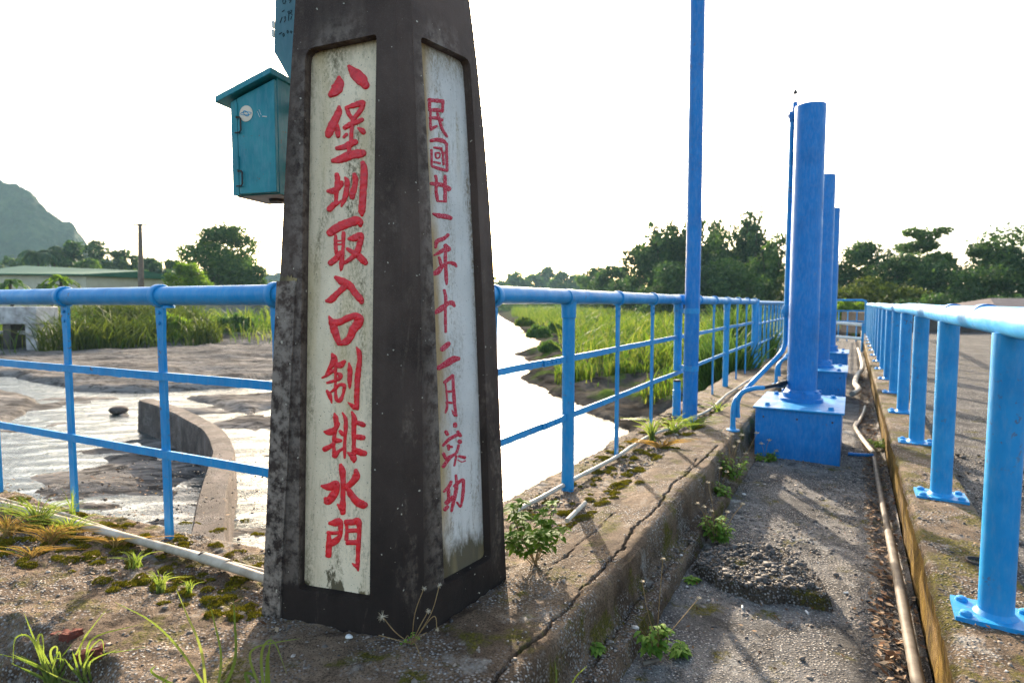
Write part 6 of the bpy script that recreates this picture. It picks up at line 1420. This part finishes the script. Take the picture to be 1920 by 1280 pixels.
# right-hand trees
for i, (px, top, wpx, Y, lb, m, kd, nl) in enumerate((
    (1292, 398, 150, 60, 'tallest bamboo clump, rising left and right of the tall blue pole', M_LDARK, 'bamboo', 12000), (1236, 424, 100, 62, 'bamboo clump left of the tallest one with feathery tips', M_LDARK, 'bamboo', 8000), (1405, 410, 130, 62, 'bamboo clump with drooping tips left of the nearest hoist', M_LDARK, 'bamboo', 10000),
    (1345, 425, 110, 66, 'bamboo clump between the tall pole and the drooping clump', M_LDARK, 'bamboo', 7000), (1440, 470, 110, 55, 'rounded plume-like bamboo in front of the drooping clump', M_LMID, 'bamboo', 7000), (1200, 478, 90, 66, 'lower dark tree at the left skirt of the bamboo', M_LDARK, 'round', 4500), (1155, 508, 80, 80, 'dark low tree left of the bamboo at the reed edge', M_LDARK, 'round', 3200),
    (1115, 512, 60, 110, 'small hazy tree at the left end of the right-bank trees', M_LMID, 'round', 2200), (1370, 500, 110, 52, 'dense low bamboo under the tall clumps', M_LMID, 'round', 5000), (1260, 505, 120, 54, 'dense dark bush under the tallest bamboo', M_LDARK, 'round', 5000), (1318, 510, 110, 53, 'dense dark bush right of the tall blue pole', M_LDARK, 'round', 4500),
    (1490, 520, 60, 45, 'yellow-green bush behind the nearest hoist conduit', M_LOLV, 'round', 2600), (1622, 472, 110, 48, 'broad dark tree right of the far hoist', M_LDARK, 'round', 5500), (1738, 432, 112, 46, 'tall spreading tree with sky gaps over the right pipe railing', M_LMID, 'spread', 4200),
    (1690, 492, 130, 44, 'dark tree left of the spreading tree', M_LDARK, 'round', 5000), (1760, 505, 150, 42, 'dense dark tree below the spreading tree', M_LDARK, 'round', 6000), (1905, 445, 150, 40, 'big dark tree at the right edge', M_LDARK, 'round', 7000), (1850, 462, 90, 41, 'layered tree left of the big right-edge tree', M_LMID, 'spread', 3200),
    (1835, 515, 130, 38, 'dense low tree at the right behind the yard', M_LDARK, 'round', 5000), (1615, 530, 120, 38, 'olive bush right of the hoist cylinders', M_LOLV, 'round', 4800), (1680, 545, 110, 36, 'low olive bush behind the far end of the pipe railing', M_LOLV, 'round', 3600), (1985, 480, 150, 36, 'dark tree mostly beyond the right edge', M_LDARK, 'round', 4000), (1550, 540, 90, 44, 'olive bush hidden partly by the hoist cylinders', M_LOLV, 'round', 2500),
    (1590, 570, 60, 31, 'bright low bush beyond the end railing', M_LBRT, 'round', 2000), (1740, 560, 120, 32, 'low dark shrub behind the right yard', M_LDARK, 'round', 3600), (1900, 560, 150, 31, 'low dark shrub at the right behind the brown shed', M_LDARK, 'round', 3600))):
    tree(px, top, wpx, Y, lb, m, 60 + i, base_z=-0.6, leaves=nl, kind=kd, group=G2, low=0.03, sag=0.5 if kd == 'bamboo' else 0)
for i, (px, top, wpx) in enumerate(((930, 522, 70), (965, 512, 60), (1000, 517, 60), (1025, 503, 46), (1055, 512, 60), (1090, 516, 60), (1130, 520, 60), (885, 524, 80), (1175, 522, 60), (840, 526, 80))):
    tree(px, top, wpx, 210 + 9 * (i % 4), ('far hazy tree on the skyline over the river, near the pylon' if 2 <= i <= 4 else 'far hazy tree on the low skyline over the river'), M_LMID, 120 + i, base_z=-1, leaves=1500, size=1.3, group='far trees over the river', low=0.02)
wm_ = P(700, 600, -0.6)
v = []
r_ = np.random.default_rng(5); n = 16000; x = r_.uniform(-150, 150, n); y = r_.uniform(125, 175, n); z = -1 + r_.uniform(0, 1, n) ** 0.7 * (4.2 + 1.6 * fbm(x, y, 0.06, 3)) 
k = (np.arctan2(x, y) < 0.16) ; x, y, z = x[k], y[k], z[k]; n = len(x)
bl = np.stack([x, y, z], -1); t = r_.standard_normal((n, 3)); t /= np.linalg.norm(t, axis=1)[:, None]; b = np.cross(t, r_.standard_normal((n, 3))); b /= np.linalg.norm(b, axis=1)[:, None]; L = r_.uniform(0.5, 1.2, n)[:, None]
o = trimesh('far_wood', np.stack([bl - t * L, bl + b * L * 0.6, bl + t * L, bl - b * L * 0.6], 1).reshape(-1, 3), np.arange(n * 4).reshape(-1, 4), M_LMID, False); struct(o, 'stuff')

# ================================================================== far buildings, wall, pole, pylon
def qb(px, Y, z): p = Q(px, 560, Y); p.z = z; return p
YS_ = 60
a, b = qb(-60, YS_ + 4, -1), qb(163, YS_ - 2, -1); d = (b - a).normalized(); nn = Vector((-d.y, d.x, 0)); L = (b - a).length; dp = 12
ze = Q(0, 511, YS_).z; zr_ = Q(0, 494, YS_).z
sh = thing('green_roofed_shed', 'long cream shed with a green sheet roof among the trees on the left', 'shed', (a + b) / 2)
M = Matrix.Translation(a) @ Matrix.Rotation(math.atan2(d.y, d.x), 4, 'Z')
zl = Q(0, 527, YS_).z; zrr = Q(163, 541, YS_).z; h0, h1_ = ze + 1.0, Q(160, 519, YS_).z + 1
mb = MB(); mb.add([M @ Vector(q) for q in ((0, 0, -1), (L, 0, -1), (L, dp, -1), (0, dp, -1), (0, 0, h0), (L, 0, h1_), (L, dp, h1_), (0, dp, h0))], [(0, 1, 5, 4), (1, 2, 6, 5), (2, 3, 7, 6), (3, 0, 4, 7)])
obj('wall', mb, M_WALLC, sh, smooth=False)
rt0, rt1 = Q(0, 494, YS_ + 6).z + 1.0, Q(163, 510, YS_ + 6).z + 1.0
mb = MB(); mb.add([M @ Vector(q) for q in ((-0.5, -0.5, h0), (L + 0.5, -0.5, h1_), (L + 0.5, -0.5, h1_ + 0.15), (-0.5, -0.5, h0 + 0.15), (-0.5, dp * 0.5, rt0), (L + 0.5, dp * 0.5, rt1), (-0.5, dp + 0.5, h0), (L + 0.5, dp + 0.5, h1_))], [(0, 1, 2, 3), (3, 2, 5, 4), (4, 5, 7, 6), (2, 1, 7, 5)])
obj('roof', mb, M_GROOF, sh, smooth=False)
for q in (0.25, 0.62): obj('window', MB().box(L * q, L * q + 1.6, -0.06, 0.02, h1_ - 1.5, h1_ - 0.7, M), M_DARKW, sh)
hs = qb(100, 105, -1); wh = thing('white_house', 'small white house glimpsed between the palms above the green roof', 'house', hs)
zt = Q(100, 478, 105).z; obj('wall', MB().box(hs.x - 1.3, hs.x + 1.3, hs.y, hs.y + 5, -1, zt), M_OLDW, wh); obj('roof', MB().box(hs.x - 1.6, hs.x + 1.6, hs.y - 0.3, hs.y + 5.3, zt, zt + 0.25), M_BROOF, wh)
# old whitewashed sluice at the left edge
YO = 24; s0_ = thing('old_sluice', 'old whitewashed sluice frame with dark openings at the left edge across the river', 'sluice', qb(10, YO, -1))
x0, x1 = qb(-130, YO, 0).x, qb(66, YO, 0).x; zt = Q(0, 575, YO).z
obj('beam', MB().box(x0, x1, YO, YO + 1.2, zt - 0.72, zt), M_OLDW, s0_, bevel=0.03)
obj('pier', MB().box(x1 - 0.52, x1 - 0.06, YO + 0.05, YO + 1.15, -1.1, zt - 0.72), M_OLDW, s0_, bevel=0.02); obj('pier', MB().box(x0 + 1.2, x0 + 1.7, YO + 0.05, YO + 1.15, -1.1, zt - 0.72), M_OLDW, s0_, bevel=0.02)
obj('pier', MB().box(qb(4, YO, 0).x - 0.1, qb(4, YO, 0).x + 0.22, YO + 0.05, YO + 1.15, -1.1, zt - 0.72), M_DARKW, s0_, bevel=0.02)
obj('gate_panel', MB().box(x0 + 1.7, x1 - 0.52, YO + 0.7, YO + 0.8, -1.1, zt - 1.2), M_DARKW, s0_)
for q in (0.3,): obj('cross_bar', MB().box(x0 + 1.7, x1 - 0.52, YO + 0.4, YO + 0.55, zt - 1.15, zt - 1.0), M_OLDW, s0_)
YW = 46; wa = obj('boundary_wall', MB().box(qb(255, YW, 0).x, qb(700, YW, 0).x, YW, YW + 0.3, -1.2, Q(400, 567, YW).z), M_WALLG, origin=qb(400, YW, -1)); tag(wa, 'long stained grey boundary wall behind the grass on the left bank', 'wall')
YU = 55; up_ = qb(264, YU, -0.6); zt = Q(262, 419, YU).z; ut = Q(262.5, 419, YU)
u = thing('utility_pole', 'brown utility pole with a short crossarm on the left bank', 'utility pole', up_); obj('shaft', MB().tube([up_, Vector((ut.x, YU, zt))], [0.30, 0.17], 14), M_UPOLE, u)
obj('crossarm', MB().box(ut.x - 0.62, ut.x + 0.62, YU - 0.08, YU + 0.08, zt - 0.18, zt - 0.06), M_UPOLE, u)
for q in (-0.5, 0.5): obj('insulator', MB().lathe([(0.03, 0), (0.07, 0.04), (0.05, 0.12), (0.02, 0.16)], (ut.x + q, YU, zt - 0.06), 8), M_WHITE, u)
YP = 420; pb = Q(1040, 545, YP); pb.z = -2; H = Q(1043, 347, YP).z; py_ = thing('transmission_pylon', 'faint far lattice power pylon on the skyline over the river', 'pylon', pb)
mb = MB(); hw = lambda z: 4.2 * (1 - z / H) ** 1.2 + 0.9; lv = [0, 10, 20, 29, 37, 45, 52, 59, 65, 71, H + 2]; lv = [q for q in lv if q < H + 2]
for sx in (-1, 1):
    for sy in (-1, 1): mb.tube([pb + Vector((sx * hw(z), sy * hw(z), z)) for z in lv], 0.35, 4)
for z0, z1 in zip(lv, lv[1:]):
    for sy in (-1, 1):
        mb.tube([pb + Vector((-hw(z0), sy * hw(z0), z0)), pb + Vector((hw(z1), sy * hw(z1), z1))], 0.16, 3); mb.tube([pb + Vector((hw(z0), sy * hw(z0), z0)), pb + Vector((-hw(z1), sy * hw(z1), z1))], 0.16, 3)
obj('lattice', mb, M_STEEL, py_, smooth=False)
for f in (0.60, 0.76, 0.92):
    z = H * f; obj('crossarm', MB().tube([pb + Vector((-5.5, 0, z)), pb + Vector((0, 0, z + 1.5)), pb + Vector((5.5, 0, z))], [0.3, 0.5, 0.3], 4), M_STEEL, py_)
# low shed beyond the yard on the right
YR = 20.5; ax = qb(1700, YR, 0).x; bx_ = qb(2150, YR, 0).x; zt = Q(1850, 588, YR).z
sd2 = thing('low_shed', 'low dark shed with a brown sloping roof at the far side of the yard', 'shed', qb(1900, YR, -0.1)); obj('wall', MB().box(ax, bx_, YR, YR + 4, -0.2, zt), M_DARKW, sd2)
e0, e1 = qb(1858, YR, 0).x, bx_; zp = Q(1950, 558, YR).z
obj('roof', MB().add([(e0, YR - 0.4, zt + 0.03), (e1, YR - 0.4, zt + 0.03), (e1, YR + 2, zp), (e0 + 1.6, YR + 2, zp), (e0, YR + 4.3, zt + 0.03), (e1, YR + 4.3, zt + 0.03), (e0, YR - 0.4, zt - 0.08), (e1, YR - 0.4, zt - 0.08)], [(0, 1, 2, 3), (3, 2, 5, 4), (0, 3, 4), (6, 7, 1, 0)]), M_BROOF, sd2, smooth=False)
# air
k = bpy.data.materials.new('thin_haze'); k.use_nodes = True; t = k.node_tree; t.nodes.remove(t.nodes['Principled BSDF']); pv = t.nodes.new('ShaderNodeVolumePrincipled'); pv.inputs['Color'].default_value = (0.50, 0.80, 1.0, 1); pv.inputs['Density'].default_value = 0.00023; pv.inputs['Anisotropy'].default_value = 0.2
t.links.new(pv.outputs[0], t.nodes['Material Output'].inputs['Volume'])
HAZE = True
if HAZE:
    o = obj('haze', MB().box(-900, 900, -60, 1600, -4.5, 140), k, smooth=False); struct(o, 'stuff')

# rusted pipe socket in the right kerb and rusty scraps at the broken post
hp = P(1832, 1054, ZK); o = obj('pipe_socket', MB().lathe([(0.036, -0.03), (0.036, 0.006), (0.030, 0.007), (0.028, -0.002), (0.026, -0.03)], (0, 0, 0), 24), M_IRON, local=True); o.location = hp; o.location.z = ZK + 0.004
tag(o, 'rusty round pipe socket sunk in the right kerb beside the nearest railing post', 'pipe socket')
sp_ = MB(); b = p3 + Vector((0, 0, -0.008))
for i in range(14):
    a = rnd.uniform(0, 6.28); r = rnd.uniform(0.02, 0.11); c = b + Vector((cos(a) * r * 1.4, sin(a) * r, 0.004 + rnd.random() * 0.008)); M = Matrix.Translation(c) @ Matrix.Rotation(rnd.uniform(0, 3), 4, 'Z') @ Matrix.Rotation(rnd.uniform(-0.5, 0.5), 4, 'X')
    sp_.box(-0.03, 0.03, -0.01, 0.01, -0.003, 0.003, M)
o = obj('rust_flakes', sp_, M_IRON, origin=b); tag(o, 'dark rust flakes heaped round the broken post stub', 'rust flakes', None, 'stuff')
